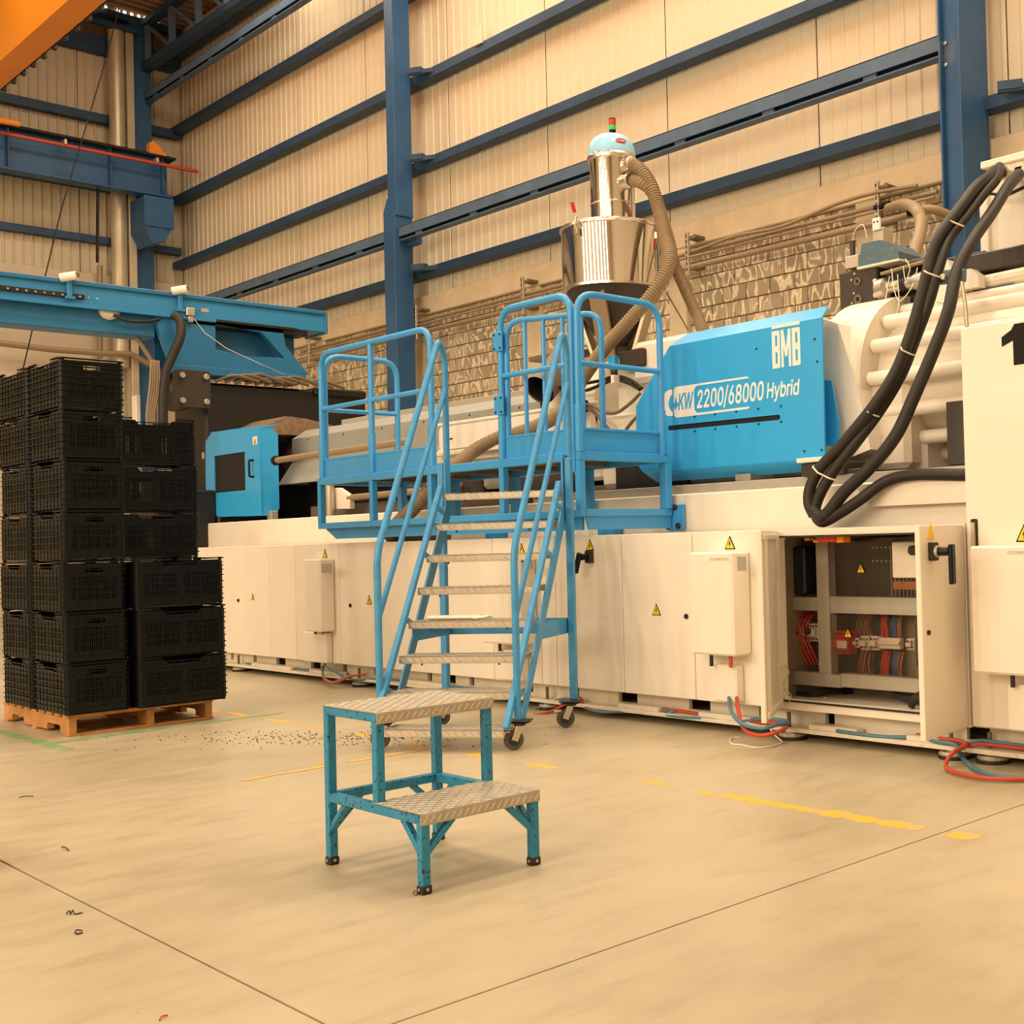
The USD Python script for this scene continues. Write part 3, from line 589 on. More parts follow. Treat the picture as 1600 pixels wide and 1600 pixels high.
# ---- the row of closed control cabinets
def cabinet(x0, x1, lb, doors, signs=(), locks=(), top=1.232, bot=.182, depth=.72):
    c = thing('control_cabinet', lb, 'cabinet', 'closed control cabinets of the machine')
    part(c, 'body', bx(x0 + .002, x1 - .002, FY + .02, FY + depth, bot, top, .004), 'white_worn')
    e = [x0] + list(doors) + [x1]; P = []
    for a, b in zip(e, e[1:]): P.append(part(c, 'door', bx(a + .003, b - .003, FY, FY + .02, bot, top, .004), 'white_paint'))
    for (x, z, h) in signs: sign_on(c, x, FY, z, h)
    for (x, z) in locks:
        l = part(c, 'lock', disc(.016, .012, (x, FY - .012, z), 'y', 14), 'dark_iron')
    return c
cabinet(-13.0, -11.263, 'leftmost closed cream control cabinet, half hidden by the crates', [], [(-11.617, 0.716, .06)], [(-11.921, 0.705)])
cabinet(-11.263, -9.141, 'cream control cabinet with the narrow cooling unit, left of the stairs', [-10.432 - .32, -9.95], [(-10.193, 1.111, .075), (-9.457, 0.711, .075)], [(-9.765, 0.695)])
cabinet(-9.141, -7.68, 'plain cream control cabinet directly behind the stair treads', [-8.409])
cabinet(-7.68, -6.926, 'cream control cabinet with a cooling unit behind the right stringer of the stairs', [-7.1], [(-7.31, 1.116, .075)])
ce_ = cabinet(-6.926, -6.213, 'cream control cabinet with a black rotary switch, right of the stairs', [], [(-6.534, 1.13, .075)])
cabinet(-6.213, -5.535, 'cream control cabinet with one middle sign, right of the rotary switch', [], [(-5.878, 0.704, .072)], [(-5.598, 0.703)])
cabinet(-5.535, -4.955, 'cream control cabinet with the big cooling unit, left of the open cabinet', [], [(-5.2, 1.122, .078)])
def rotary(parent, x, y, z, ang, s=1.0, base=True):
    h = part(parent, 'rotary_switch', bx(x - .032 * s, x + .032 * s, y - .03, y, z - .042 * s, z + .042 * s, .005), 'black_rubber')
    part(h, 'shaft', disc(.022 * s, .05, (x - .01, y - .08, z), 'y', 14), 'black_plastic')
    a = np.array([math.sin(ang), 0, -math.cos(ang)])
    p = np.array([x - .015, y - .092, z]); part(h, 'lever', [beam(p - a * .03 * s, p + a * .115 * s, .034, .03, .006, up=(0, 1, 0))], 'black_plastic')
rotary(ce_, -6.528, FY, 1.086, -.35)

# ---- cooling units on the cabinets
def cooler(x0, x1, zb, zt, lb, proud=.16, g=None, low=None, text=None, tx=None):
    c = thing('cooling_unit', lb, 'cooling unit', 'cooling units on the control cabinets')
    part(c, 'housing', bx(x0, x1, FY - proud, FY - .001, zb, zt, .012), 'white_paint')
    if g: part(c, 'grille', [bx(g[0], g[1], FY - proud - .004, FY - proud, g[2], g[3], .002)] + [bx(g[0] + .005, g[1] - .005, FY - proud - .007, FY - proud - .003, z, z + .005, 0) for z in np.linspace(g[2] + .008, g[3] - .01, 9)], 'grille')
    if low:
        part(c, 'drain_box', bx(low[0], low[1], FY - low[4], FY - .001, low[2], low[3], .008), 'white_paint')
        for q, m in ((.3, 'black_rubber'), (.75, 'red_hose')):
            xx = x0 + (x1 - x0) * q; part(c, 'drain_pipe', disc(.012, zb - low[3] + .02, (xx, FY - proud * .6, low[3] - .01), 'z', 8), m)
    if text: part(c, 'lettering', letters(text, .016, tx[0], FY - proud - .0005, tx[1], .001, False, 1.3), 'grille')
    return c
cooler(-5.40, -5.037, .49, 1.108, 'big cream cooling unit left of the open cabinet', .16, (-4.989, -4.916, 0.995, 1.082), (-5.30, -5.11, .20, .425, .07), 'COSMOTEC', (-5.219, 1.057))
cooler(-10.32, -10.03, .465, 1.10, 'narrow cream cooling unit left of the stairs', .14, (-9.988, -9.811, 0.981, 1.063), (-10.52, -10.09, .185, .45, .06))
cooler(-7.62, -7.14, .47, 1.108, 'cream cooling unit partly hidden by the right stringer of the stairs', .15, (-7.102, -6.976, 1.01, 1.082), (-7.55, -7.25, .20, .42, .07))

# ---- the open control cabinet
oc = thing('open_cabinet', 'cream control cabinet standing open with both doors swung out and its wiring showing', 'cabinet')
OX0, OX1, OZ0, OZ1 = -4.87, -3.56, .235, 1.185
part(oc, 'frame', prism(sbox(-4.955, .182, -3.51, 1.232).difference(rrect(OX0 + .06, OX1, OZ0, OZ1, .02)), 'y', FY, FY + .06), 'white_paint')
part(oc, 'seal', prism(rrect(OX0 + .052, OX1 + .008, OZ0 - .008, OZ1 + .008, .025).difference(rrect(OX0 + .062, OX1, OZ0 + .002, OZ1 - .002, .02)), 'y', FY - .012, FY), 'black_rubber')
part(oc, 'back', bx(-4.95, -3.51, 5.98, 6.02, .182, 1.23, .002), 'cab_inner'); part(oc, 'side', bx(-4.95, -4.93, FY + .06, 6.0, .182, 1.23, .002), 'cab_inner')
part(oc, 'side', bx(-3.53, -3.51, FY + .06, 6.0, .182, 1.23, .002), 'cab_inner'); part(oc, 'top', bx(-4.95, -3.51, FY + .06, 6.0, 1.21, 1.23, .002), 'cab_inner'); part(oc, 'bottom', bx(-4.95, -3.51, FY + .03, 6.0, .182, .222, .002), 'white_worn')
IY = 5.60
part(oc, 'inner_post', bx(-4.725, -4.631, IY - .01, IY + .06, .34, 1.19, .003), 'grille')
part(oc, 'crossbar', bx(-4.93, -4.725, IY, IY + .05, 0.739, 0.82, .003), 'grille')
part(oc, 'crossbar', bx(-4.631, -3.53, IY, IY + .05, 0.728, 0.828, .003), 'grille')
part(oc, 'crossbar', bx(-4.93, -4.555, IY - .02, IY + .05, 0.292, 0.37, .003), 'grille')
part(oc, 'crossbar', bx(-4.552, -3.53, IY - .02, IY + .05, 0.299, 0.38, .003), 'grille')
part(oc, 'drive_unit', bx(-5.05, -4.841, 5.62, 5.9, 0.836, 1.122, .01), 'cab_unit')
part(oc, 'mounting_plate', bx(-4.6, -4.299, 5.80, 5.95, 0.811, 1.168, .004), 'cab_dark')
part(oc, 'busbar', [bx(-4.32 + .028 * k, -4.308 + .028 * k, 5.785, 5.80, .80, 1.10, .001) for k in range(11)], 'cab_inner')
part(oc, 'terminal_row', [disc(.008, .02, (-4.42 + .032 * k, 5.75, z), 'y', 6) for k in range(14) for z in (1.11, 1.03)], 'zinc')
wb_ = part(oc, 'main_switch_box', bx(-4.132, -3.944, 5.55, 5.75, 0.941, 1.144, .006), 'white_worn')
part(wb_, 'switch_shaft', disc(.028, .05, (-3.959, 5.50, 1.095), 'y', 14), 'dark_iron')
part(oc, 'terminal_block', [bx(-4.153, -3.968, 5.58, 5.66, 0.874, 0.921, .004)] , 'brown_wire')
part(oc, 'breaker', bx(-4.541, -4.417, 5.40, 5.46, 1.151, 1.184, .003), 'red')
part(oc, 'breaker_housing', [bx(-4.665, -4.631, 5.42, 5.48, 1.161, 1.18, .003), bx(-4.601, -4.562, 5.42, 5.48, 1.149, 1.167, .003), bx(-4.417, -4.366, 5.41, 5.48, 1.146, 1.182, .003)], 'orange')
def contactor(x0, x1, z0, z1, y, m='white_worn'):
    p = part(oc, 'contactor', [bx(x0, x1, y, y + .08, z0, z1, .004), bx(x0 + .008, x1 - .008, y - .025, y, z0 + (z1 - z0) * .3, z1 - (z1 - z0) * .3, .004)], m)
    n = max(2, int((x1 - x0) / .02)); part(p, 'terminal', [bx(x0 + (k + .3) * (x1 - x0) / n, x0 + (k + .7) * (x1 - x0) / n, y - .004, y, z, z + .012, 0) for k in range(n) for z in (z0 + .01, z1 - .022)], 'cab_dark')
contactor(-5.096, -5.006, 0.516, 0.674, 5.68); contactor(-5, -4.917, 0.527, 0.677, 5.68); contactor(-4.906, -4.799, 0.547, 0.656, 5.68)
for px_ in ((-5.023, 5.64, 0.599), (-4.945, 5.64, 0.598), (-4.852, 5.64, 0.609)): part(oc, 'dial', disc(.020, .03, (px_[0], 5.63, px_[2]), 'y', 14), 'cab_dark')
contactor(-4.621, -4.514, 0.487, 0.623, 5.62, 'red'); part(oc, 'relay_label', bx(-4.578, -4.505, 5.588, 5.594, 0.525, 0.57, .001), 'white_worn')
contactor(-4.539, -4.486, 0.522, 0.579, 5.68); contactor(-4.477, -4.415, 0.51, 0.593, 5.68); contactor(-4.401, -4.34, 0.513, 0.595, 5.68)
part(oc, 'terminal_strip', [bx(-4.335, -4.188, 5.68, 5.72, 0.525, 0.588, .003), bx(-4.335, -4.188, 5.665, 5.68, 0.551, 0.57, .002)], 'paper')
contactor(-4.129, -4.075, 0.527, 0.592, 5.66)
part(oc, 'transformer', [bx(-4.075, -3.996, 5.66, 5.8, 0.425, 0.688, .03)], 'cab_dark')
part(oc, 'back_panel', bx(-4.36, -3.6, 5.78, 5.80, .34, .76, .003), 'cab_inner')
def wires(x0, x1, n, zt, zm1, zm0, zb, m, y=5.82, r=.0045, lean=0.0):
    w = np.random.default_rng(int(abs(x0) * 977)); out = []
    for k in range(n):
        x = x0 + (x1 - x0) * (k + .5) / n
        for a, b in ((zt, zm1), (zm0, zb)):
            q = w.uniform(-.006, .006, 3); out.append(tube([(x + q[0] + (lean if b == zb else 0) * 0, y + .02, a), (x + q[1], y - .01, (a + b) / 2), (x + q[2] + (lean if b == zb else 0), y, b)], r, 5))
    part(oc, 'wire_bundle', out, m)
zt, z1, z0, zb = .735, .592, .505, .355
wires(-4.54, -4.425, 7, zt, z1, z0, zb, 'brown_wire', 5.74); wires(-4.415, -4.359, 4, zt, z1, z0, zb, 'black_wire', 5.72)
wires(-4.35, -4.299, 4, zt, z1, z0, zb, 'red_wire', 5.72, .0075); wires(-4.294, -4.271, 2, zt, z1, z0, zb, 'black_wire', 5.72, .006)
wires(-4.271, -4.234, 4, zt, z1, z0, zb, 'blue_wire', 5.72, .005); wires(-4.234, -4.198, 3, zt, z1, z0, zb, 'brown_wire', 5.72, .005)
part(oc, 'wire_bundle', [tube(spline([(-5.015 + .035 * k, 5.72, .73), (-5.015 + .03 * k, 5.66, .66), (-5.015 + .03 * k, 5.66, .56), (-5.015 + .05 + .03 * k, 5.70, .40)], 5), .008, 6) for k in range(6)], 'red_wire')
part(oc, 'floor_cable', tube(spline([(-5.091, 5.7, 0.218), (-4.826, 5.6, 0.231), (-4.718, 5.7, 0.258), (-4.691, 5.85, 0.235)], 8), .022, 8), 'black_rubber')
part(oc, 'floor_cable', tube(spline([(-4.322, 5.8, 0.31), (-4.195, 5.65, 0.272), (-4.056, 5.6, 0.262), (-3.989, 5.6, 0.309)], 8), .022, 8), 'black_rubber')
part(oc, 'floor_cable', tube(spline([(-3.99, 5.5, 0.233), (-3.971, 5.5, 0.269), (-3.898, 5.5, 0.299)], 8), .020, 8), 'hose_black')
part(oc, 'earth_wire', tube(spline([(-4.791, 5.36, 0.433), (-4.731, 5.33, 0.402), (-4.768, 5.33, 0.348), (-4.788, 5.34, 0.305), (-4.721, 5.33, 0.269), (-4.756, 5.34, 0.221), (-4.796, 5.33, 0.264), (-4.803, 5.25, 0.303)], 6), .003, 5), 'yellow_wire')
part(oc, 'earth_wire', tube(spline([(-4.828, 5.4, 0.254), (-4.827, 5.5, 0.212), (-4.745, 5.55, 0.197), (-4.686, 5.6, 0.226)], 6), .004, 5), 'white_wire')
gp = part(oc, 'clear_cover', bx(-4.599, -3.56, 5.562, 5.566, 0.833, 1.17, 0), 'clear_cover')
part(oc, 'clear_cover', bx(-4.599, -3.56, 5.562, 5.566, 0.385, 0.722, 0), 'clear_cover')
sign_on(oc, -4.358, 5.558, 0.969, .055); sign_on(oc, -4.466, 5.558, 0.594, .055)
# doors of the open cabinet
dr = part(oc, 'door', beam((-3.53, FY - .008, .7065), (-3.462, 4.86, .7065), .03, 1.043, .004), 'white_paint', 'right door, swung straight out')
la, lb2 = np.array([-4.825, 5.335]), np.array([-4.505, 4.86])
ld = part(oc, 'door', beam((*la, .7065), (*lb2, .7065), .03, 1.043, .004), 'white_paint', 'left door, swung out and seen edge on')
dd = (lb2 - la) / np.linalg.norm(lb2 - la); nn = np.array([-dd[1], dd[0]]) * .022
part(ld, 'inner_flange', [beam((*(la + nn + dd * .02), z), (*(lb2 + nn - dd * .02), z), .015, .03, .003) for z in (.22, 1.19)] + [beam((*(la + nn + dd * s), .2), (*(la + nn + dd * s), 1.2), .015, .03, .003) for s in (.04, .51)], 'white_worn')
for z in (.42, .98): part(oc, 'hinge', bx(-4.895, -4.855, FY - .03, FY + .01, z - .025, z + .025, .004), 'dark_iron')

# ---- right tall cabinet
tc = thing('tall_cabinet', 'tall cream cabinet at the right edge with a big black number 1', 'cabinet')
part(tc, 'body', bx(-3.50, -2.0, FY + .02, FY + .75, .182, 2.235, .006), 'white_worn')
tdoor = part(tc, 'door', bx(-3.497, -2.0, FY - .005, FY + .02, .19, 2.24, .006), 'white_paint')
part(tc, 'side_panel', bx(-3.512, -3.50, FY + .02, FY + .75, 1.24, 2.238, .003), 'white_paint')
hh = part(tc, 'swing_handle', prism(rrect(-3.465, -3.427, 1.09, 1.254, .008), 'y', FY - .012, FY - .004), 'dark_iron')
part(hh, 'grip', prism(rrect(-3.454, -3.436, 1.109, 1.237, .007), 'y', FY - .028, FY - .012), 'galv')
one = Polygon([(-.055, .0), (.025, .0), (.025, .205), (-.045, .205), (-.063, .178), (-.12, .148), (-.12, .100), (-.055, .124)])
part(tc, 'number_one', prism(affinity.translate(one, -3.187 + .055, 2.015), 'y', FY - .0075, FY - .005), 'black_ink')
sign_on(tc, -3.157, FY - .005, 1.134, .085)
cu = cooler(-3.385, -2.75, .485, 1.118, 'big cream cooling unit on the tall cabinet at the right edge', .16, None, (-3.25, -2.8, .20, .43, .07), 'COSMOTEC', (-3.164, 1.075))
# rotary switch that stays on the opened right door (its outer face looks right)
DA, DB = np.array([-3.53, FY - .008]), np.array([-3.462, 4.86]); dD = (DB - DA) / np.linalg.norm(DB - DA); nD = np.array([-dD[1], dD[0]])
def on_door(s, z, off=0.0): q = DA + dD * s + nD * (.015 + off); return np.array([q[0], q[1], z])
rzD = math.atan2(dD[1], dD[0]); zs = 1.098
def door_box(s0, s1, z0, z1, o0, o1, b=.004): return xf(bx(s0, s1, .015 + o0, .015 + o1, z0, z1, b), rz=rzD, t=(DA[0], DA[1], 0))
ds_ = part(oc, 'door_switch', door_box(.345, .405, zs - .045, zs + .045, 0, .03), 'black_rubber')
def door_disc(s, z, o0, o1, r): return tube([on_door(s, z, o0), on_door(s, z, o1)], r, 16)
part(ds_, 'switch_collar', door_disc(.375, zs, .03, .045, .03), 'galv'); part(ds_, 'switch_shaft', door_disc(.375, zs, .045, .10, .022), 'black_plastic')
part(ds_, 'switch_lever', door_box(.355, .395, zs - .16, zs + .035, .10, .125, .008), 'black_plastic')
part(oc, 'door_lock', door_disc(.43, 0.705, 0, .01, .012), 'dark_iron')
tw = xf(prism([(.335, zs + .06), (.415, zs + .06), (.375, zs + .145)], 'y', .015, .018), rz=rzD, t=(DA[0], DA[1], 0))
part(oc, 'warning_sign', tw, 'yellow')

# ---- fixed blue guard of the injection unit, with its lettering
GYF = 6.20
gd = thing('injection_guard', 'big bright blue sheet metal guard with white lettering and a long dark slot', 'machine guard')
slot = LineString([(-6.62, 2.012), (-5.538, 2)]).buffer(.018)
face = Polygon([(-6.597, 2.617), (-5.129, 2.624), (-5.136, 1.696), (-6.922, 1.701), (-6.992, 1.768), (-6.975, 2.215)])
part(gd, 'front_sheet', prism(face.difference(slot), 'y', GYF, GYF + .012), 'blue_panel')
def strip(a, b, c, d, t=.01):   # four corners, given thickness along their normal
    v = np.array([a, b, c, d], float); n = np.cross(v[1] - v[0], v[3] - v[0]); n /= np.linalg.norm(n)
    w = np.vstack([v, v - n * t]); f = [(0, 1, 2), (0, 2, 3), (4, 6, 5), (4, 7, 6)]
    for i in range(4):
        j = (i + 1) % 4; f += [(i, i + 4, j + 4), (i, j + 4, j)]
    return trimesh.Trimesh(w, np.array(f), process=False)
zt0, zt1 = 2.617, 2.624; xl, xr = -6.597, -5.129
part(gd, 'top_bend', strip((xl, GYF, zt0), (xr, GYF, zt1), (xr - .05, GYF + .13, zt1 + .10), (xl + .06, GYF + .13, zt0 + .10)), 'blue_panel')
zb0, zb1 = 1.701, 1.696
part(gd, 'bottom_bend', strip((-6.922, GYF, zb0), (-5.136 - .2, GYF, zb1 - .005), (-5.136 - .2, GYF + .10, zb1 - .075), (-6.922 + .04, GYF + .10, zb0 - .075), -.01), 'blue_panel')
part(gd, 'left_return', strip((-6.992, GYF, 1.768), (-6.975, GYF, 2.215), (-6.975 + .02, GYF + .14, 2.215), (-6.992 + .02, GYF + .14, 1.768), -.01), 'blue_panel')
part(gd, 'slot_backing', bx(-6.66, -5.538 + .05, GYF + .014, GYF + .02, 1.93, 2.10, 0), 'cavity')
sc = [disc(.008, .006, (x, GYF - .005, z), 'y', 8) for x, z in [(-5.195, 2.489), (-5.178, 2.338), (-5.722, 2.49), (-5.311, 1.754), (-5.161, 1.752)] + [(-6.35 + .21 * k, 2.018 + dz + .0 * k) for k in range(5) for dz in (.055, -.05)]]
part(gd, 'screws', sc, 'dark_iron')
# the maker's lettering: tall narrow letters under a bar
def bmb_letters():
    def B(x0, w):
        o = unary_union([rrect(x0, x0 + w, .0, .54, .05), rrect(x0, x0 + w, .47, 1.0, .05), sbox(x0, .0, x0 + w * .5, 1.0)])
        h = unary_union([rrect(x0 + w * .42, x0 + w * .68, .12, .43, .03), rrect(x0 + w * .42, x0 + w * .68, .59, .88, .03)])
        return o.difference(h)
    def Mm(x0, w):
        t = w * .24
        return unary_union([sbox(x0, 0, x0 + t, 1), sbox(x0 + w - t, 0, x0 + w, 1), Polygon([(x0, 1), (x0 + t * 1.1, 1), (x0 + w / 2 + t * .42, .28), (x0 + w / 2 - t * .42, .28)]), Polygon([(x0 + w, 1), (x0 + w - t * 1.1, 1), (x0 + w / 2 - t * .42, .28), (x0 + w / 2 + t * .42, .28)])])
    return [B(0, .27), Mm(.31, .33), B(.68, .27)]
bx0, bx1, bz0, bz1 = -5.576, -5.322, 2.334, 2.589
for g_ in bmb_letters():
    g_ = affinity.scale(g_, (bx1 - bx0) / .95, bz1 - bz0, 1, origin=(0, 0)); part(gd, 'letter', prism(affinity.translate(g_, bx0, bz0), 'y', GYF - .002, GYF), 'white_ink')
part(gd, 'letter_bar', bx(bx0, bx1, GYF - .002, GYF, 2.606, 2.628, 0), 'white_ink')
tz = 2.134; th = .125
def fit_text(text, x0, x1, z0, h, m, shear=.0, d=0.0, y=GYF):
    mm = meshkit.text_mesh(text, h, .002, True); v = np.array(mm.vertices); f = np.array(mm.faces)
    v[:, 0] = v[:, 0] + shear * v[:, 1]; v[:, 0] = x0 + (v[:, 0] - v[:, 0].min()) * (x1 - x0) / np.ptp(v[:, 0])
    return part(gd, 'lettering', trimesh.Trimesh(np.stack([v[:, 0], y - d - v[:, 2], v[:, 1] + z0], 1), f, process=False), m)
fit_text('2200/68000', -6.323, -5.662, tz, th, 'white_ink', .18)
fit_text('Hybrid', -5.638, -5.335, tz + .006, th * .80, 'white_ink', .18)
cap = rrect(-6.565, -5.795, tz - .052, tz + th + .050, .03)
knock = unary_union([rrect(-6.349, -5.758 + .6, tz - .036, tz + th + .036, .04)])
cap = cap.difference(knock)
part(gd, 'badge', prism(cap, 'y', GYF - .002, GYF), 'white_ink')
fit_text('KW', -6.517, -6.355, tz + .005, th * .92, 'blue_panel', .2, .001)
ec = (-6.599, tz + th / 2)
er = Point(ec).buffer(.098); 
part(gd, 'badge_letter', prism(er.difference(Point(ec[0] + .05, ec[1] - .005).buffer(.072)).difference(sbox(ec[0] + .02, ec[1] - .2, ec[0] + .2, ec[1] + .2)), 'y', GYF - .002, GYF), 'white_ink')
part(gd, 'badge_star', prism(Polygon([(ec[0] - .01, ec[1] - .02), (ec[0] + .045, ec[1] - .004), (ec[0] + .06, ec[1] + .04), (ec[0] + .07, ec[1] - .004), (ec[0] + .10, ec[1] - .02), (ec[0] + .07, ec[1] - .03), (ec[0] + .05, ec[1] - .06), (ec[0] + .04, ec[1] - .03)]), 'y', GYF - .0035, GYF - .002), 'blue_panel')
part(gd, 'second_sheet', prism([(-5.258, 2.235), (-5.186, 2.223), (-5.135, 1.939), (-5.135, 1.781), (-5.308, 1.797), (-5.32, 2.242)], 'y', 6.35, 6.362), 'blue_panel')
# carriage under and behind the guard
cg = thing('injection_carriage', 'cream cast housing of the injection unit behind the blue guard', 'injection unit')
part(cg, 'rear_housing', bx(-7.72, -5.2, 6.62, 7.75, 2.0, 2.70, .05), 'white_worn')
part(cg, 'lower_housing', bx(-7.9, -4.75, 6.60, 7.75, 1.62, 2.25, .04), 'white_worn')
part(cg, 'front_bulge', lathe([(0, 0), (.36, .0), (.42, .06), (.46, .5), (.46, .8), (0, .8)], 36, (-8.75, 7.05, 2.32), 'x'), 'white_worn', smooth=35)
part(cg, 'end_block', bx(-7.42, -6.75, 6.55, 7.4, 2.45, 2.78, .04), 'white_paint')
part(cg, 'end_flare', prism([(-5.35, 1.65), (-4.95, 1.75), (-5.05, 2.2), (-5.2, 2.62), (-5.35, 2.68)], 'y', 6.45, 7.6), 'white_paint')
part(cg, 'shoe_plate', bx(-5.327, -5.094, 6.13, 6.4, 1.673, 1.703, .004), 'white_paint')
part(cg, 'shoe', [bx(-5.323, -4.957, 6.17, 6.45, 1.585, 1.67, .006), bx(-4.981, -4.839, 6.2, 6.4, 1.585, 1.615, .01)], 'dark_block')
part(cg, 'spacer', bx(-6.012, -5.862, 6.25, 6.5, 1.585, 1.639, .006), 'galv')
part(cg, 'valve_box', bx(-7.523, -7.238, 6.5, 6.8, 2.573, 2.717, .012), 'dark_block')
part(cg, 'blue_clip', bx(-7.592, -7.513, 6.45, 6.5, 2.574, 2.682, .004), 'blue_panel')
part(cg, 'cable_bracket', bx(-7.542, -7.503, 6.43, 6.56, 2.456, 2.523, .003), 'white_paint')
for i, pts in enumerate(([(-8.311, 6.5, 2.498), (-7.985, 6.5, 2.503), (-7.737, 6.5, 2.509), (-7.56, 6.5, 2.521), (-7.381, 6.5, 2.471), (-7.247, 6.5, 2.391)], [(-8.242, 6.5, 2.464), (-7.945, 6.5, 2.445), (-7.722, 6.5, 2.476), (-7.561, 6.5, 2.495), (-7.383, 6.5, 2.44), (-7.27, 6.5, 2.383)],
                         [(-8.016, 6.5, 2.345), (-7.867, 6.5, 2.305), (-7.707, 6.5, 2.238), (-7.547, 6.5, 2.229), (-7.389, 6.5, 2.287), (-7.271, 6.5, 2.352)], [(-8.017, 6.5, 2.319), (-7.869, 6.5, 2.268), (-7.749, 6.5, 2.178), (-7.656, 6.5, 2.092)], [(-7.292, 6.5, 2.186), (-7.395, 6.5, 2.123), (-7.475, 6.5, 2.057)])):
    part(cg, 'cable', tube(spline(pts, 8), .014, 7), 'hose_black' if i < 2 else 'duct_brown', smooth=True)
part(cg, 'cable_gland', [bx(-8.05, -7.983, 6.48, 6.56, 2.271, 2.372, .006)], 'black_plastic')
# ---- clamp cylinder with tie rods
cy_ = thing('injection_cylinder', 'big cream cylinder block with rods around it, right of the blue guard', 'cylinder')
CYY, CYZ = 7.1, 2.236
XF = -5.02
part(cy_, 'flange', lathe([(0, 0), (.56, 0), (.63, .08), (.63, .42), (.61, .45), (0, .45)], 56, (XF - .50, CYY, CYZ), 'x'), 'white_paint', smooth=35)
part(cy_, 'rear_ring', lathe([(0, 0), (.615, .0), (.625, .04), (0, .04)], 56, (XF - .06, CYY, CYZ), 'x'), 'white_worn', smooth=35)
part(cy_, 'barrel', lathe([(0, 0), (.43, 0), (.43, 2.4), (0, 2.4)], 40, (XF - .02, CYY, CYZ), 'x'), 'white_paint', smooth=35)
for k in range(14):
    a = math.radians(25.714 * k); y, z = CYY - .52 * math.cos(a), CYZ + .52 * math.sin(a)
    part(cy_, 'tie_rod', disc(.048, 2.3, (XF - .02, y, z), 'x', 16, .012), 'white_paint', smooth=40)
part(cy_, 'saddle', bx(XF - .46, XF + .45, CYY - .12, CYY + .4, CYZ + .5, 2.72, .02), 'white_paint')
part(cy_, 'base_foot', bx(XF - .36, XF + .3, CYY - .35, CYY + .35, 1.58, CYZ - .4, .03), 'white_paint')
part(cy_, 'end_plate', bx(-4.05, -3.98, 6.35, 6.5, 1.6, 1.994, .006), 'cab_dark')
part(cy_, 'plate_label', [bx(-3.979, -3.977, 6.37, 6.48, 1.98, 2.02, 0), bx(-3.979, -3.977, 6.38, 6.48, 1.93, 1.965, 0)], 'white_worn')
part(cy_, 'dark_cover', bx(-4.245, -4.142 + .3, 6.3, 6.36, 1.598, 1.99, .006), 'cab_dark')
# ---- valve block with motor on top
vb = thing('valve_block', 'dark brown hydraulic valve block with a blue motor on top, above the cream cylinder', 'valve block')
VX0, VX1, VZ0, VZ1 = -5.62, -5.27, 2.80, 3.11
part(vb, 'block', bx(VX0, VX1 + .0, 7.0, 7.42, VZ0 - .02, VZ1, .012), 'dark_block')
part(vb, 'rear_block', bx(VX1, VX1 + .85, 7.08, 7.40, VZ0 - .08, VZ1 - .03, .01), 'dark_iron')
for x, z, r in ((-5.44, 3.02, .032), (-5.44, 2.89, .038)):
    q = part(vb, 'plug', disc(r, .014, (x, 6.987, z), 'y', 6), 'duct_brown'); part(q, 'socket', disc(r * .5, .004, (x, 6.986, z), 'y', 6), 'cavity')
part(vb, 'screws', [disc(.009, .006, (x, 6.995, z), 'y', 8) for x, z in ((-5.5, 3.04), (-5.5, 2.87), (-5.47, 3.08), (-5.48, 2.94))], 'galv')
mt = part(vb, 'motor', prism([(-5.42, 3.14), (-5.38, 3.28), (-5.22, 3.28), (-5.12, 3.24), (-5.06, 3.17), (-5.06, 3.11), (-5.40, 3.11)], 'y', 6.98, 7.25), 'motor_blue')
part(mt, 'gasket', bx(-5.43, -5.05, 6.97, 7.26, 3.10, 3.118, .005), 'white_worn')
part(vb, 'terminal_box', bx(-5.56, -5.43, 7.0, 7.14, 3.13, 3.22, .006), 'galv'); part(vb, 'terminal_box', bx(-5.36, -5.26, 7.08, 7.2, 3.28, 3.40, .006), 'galv')
part(vb, 'socket_plate', [bx(-5.345, -5.275, 7.06, 7.08, 3.38, 3.47, .004)], 'white_ink'); part(vb, 'socket_holes', [disc(.007, .005, (x, 7.057, 3.44), 'y', 8) for x in (-5.325, -5.295)], 'cavity')
for k, (x, z, l) in enumerate(((-5.24, 2.93, .34), (-4.86, 2.83, .28))):
    v_ = part(vb, 'coupling', lathe([(0, 0), (.07, .0), (.075, .07), (.042, .09), (.042, .26), (.05, .27), (.05, .31), (.062, .33), (.062, .40), (0, .40)], 20, (x, 6.98 + .05 * k, z), 'x'), 'zinc', smooth=35)
    part(vb, 'coupling_band', lathe([(.043, 0), (.047, 0), (.047, .05), (.043, .05)], 20, (x + .20, 6.98 + .05 * k, z), 'x'), 'dark_iron')
    part(vb, 'coupling_bolt', [disc(.018, .03, (x - .02, 6.95 + .05 * k, z + dz), 'x', 10) for dz in (.055, -.045)], 'zinc')
part(vb, 'copper_pipe', tube([(-5.20, 6.96, 3.03), (-4.75, 6.96, 3.06)], .014, 8), 'hose_brown')
part(vb, 'fittings', [disc(.03, .08, (-4.95, 7.05, 3.08), 'x', 10), disc(.04, .05, (-5.0, 7.05, 3.07), 'x', 6), disc(.02, .12, (-5.52, 7.05, 3.22), 'z', 8)], 'dark_block')
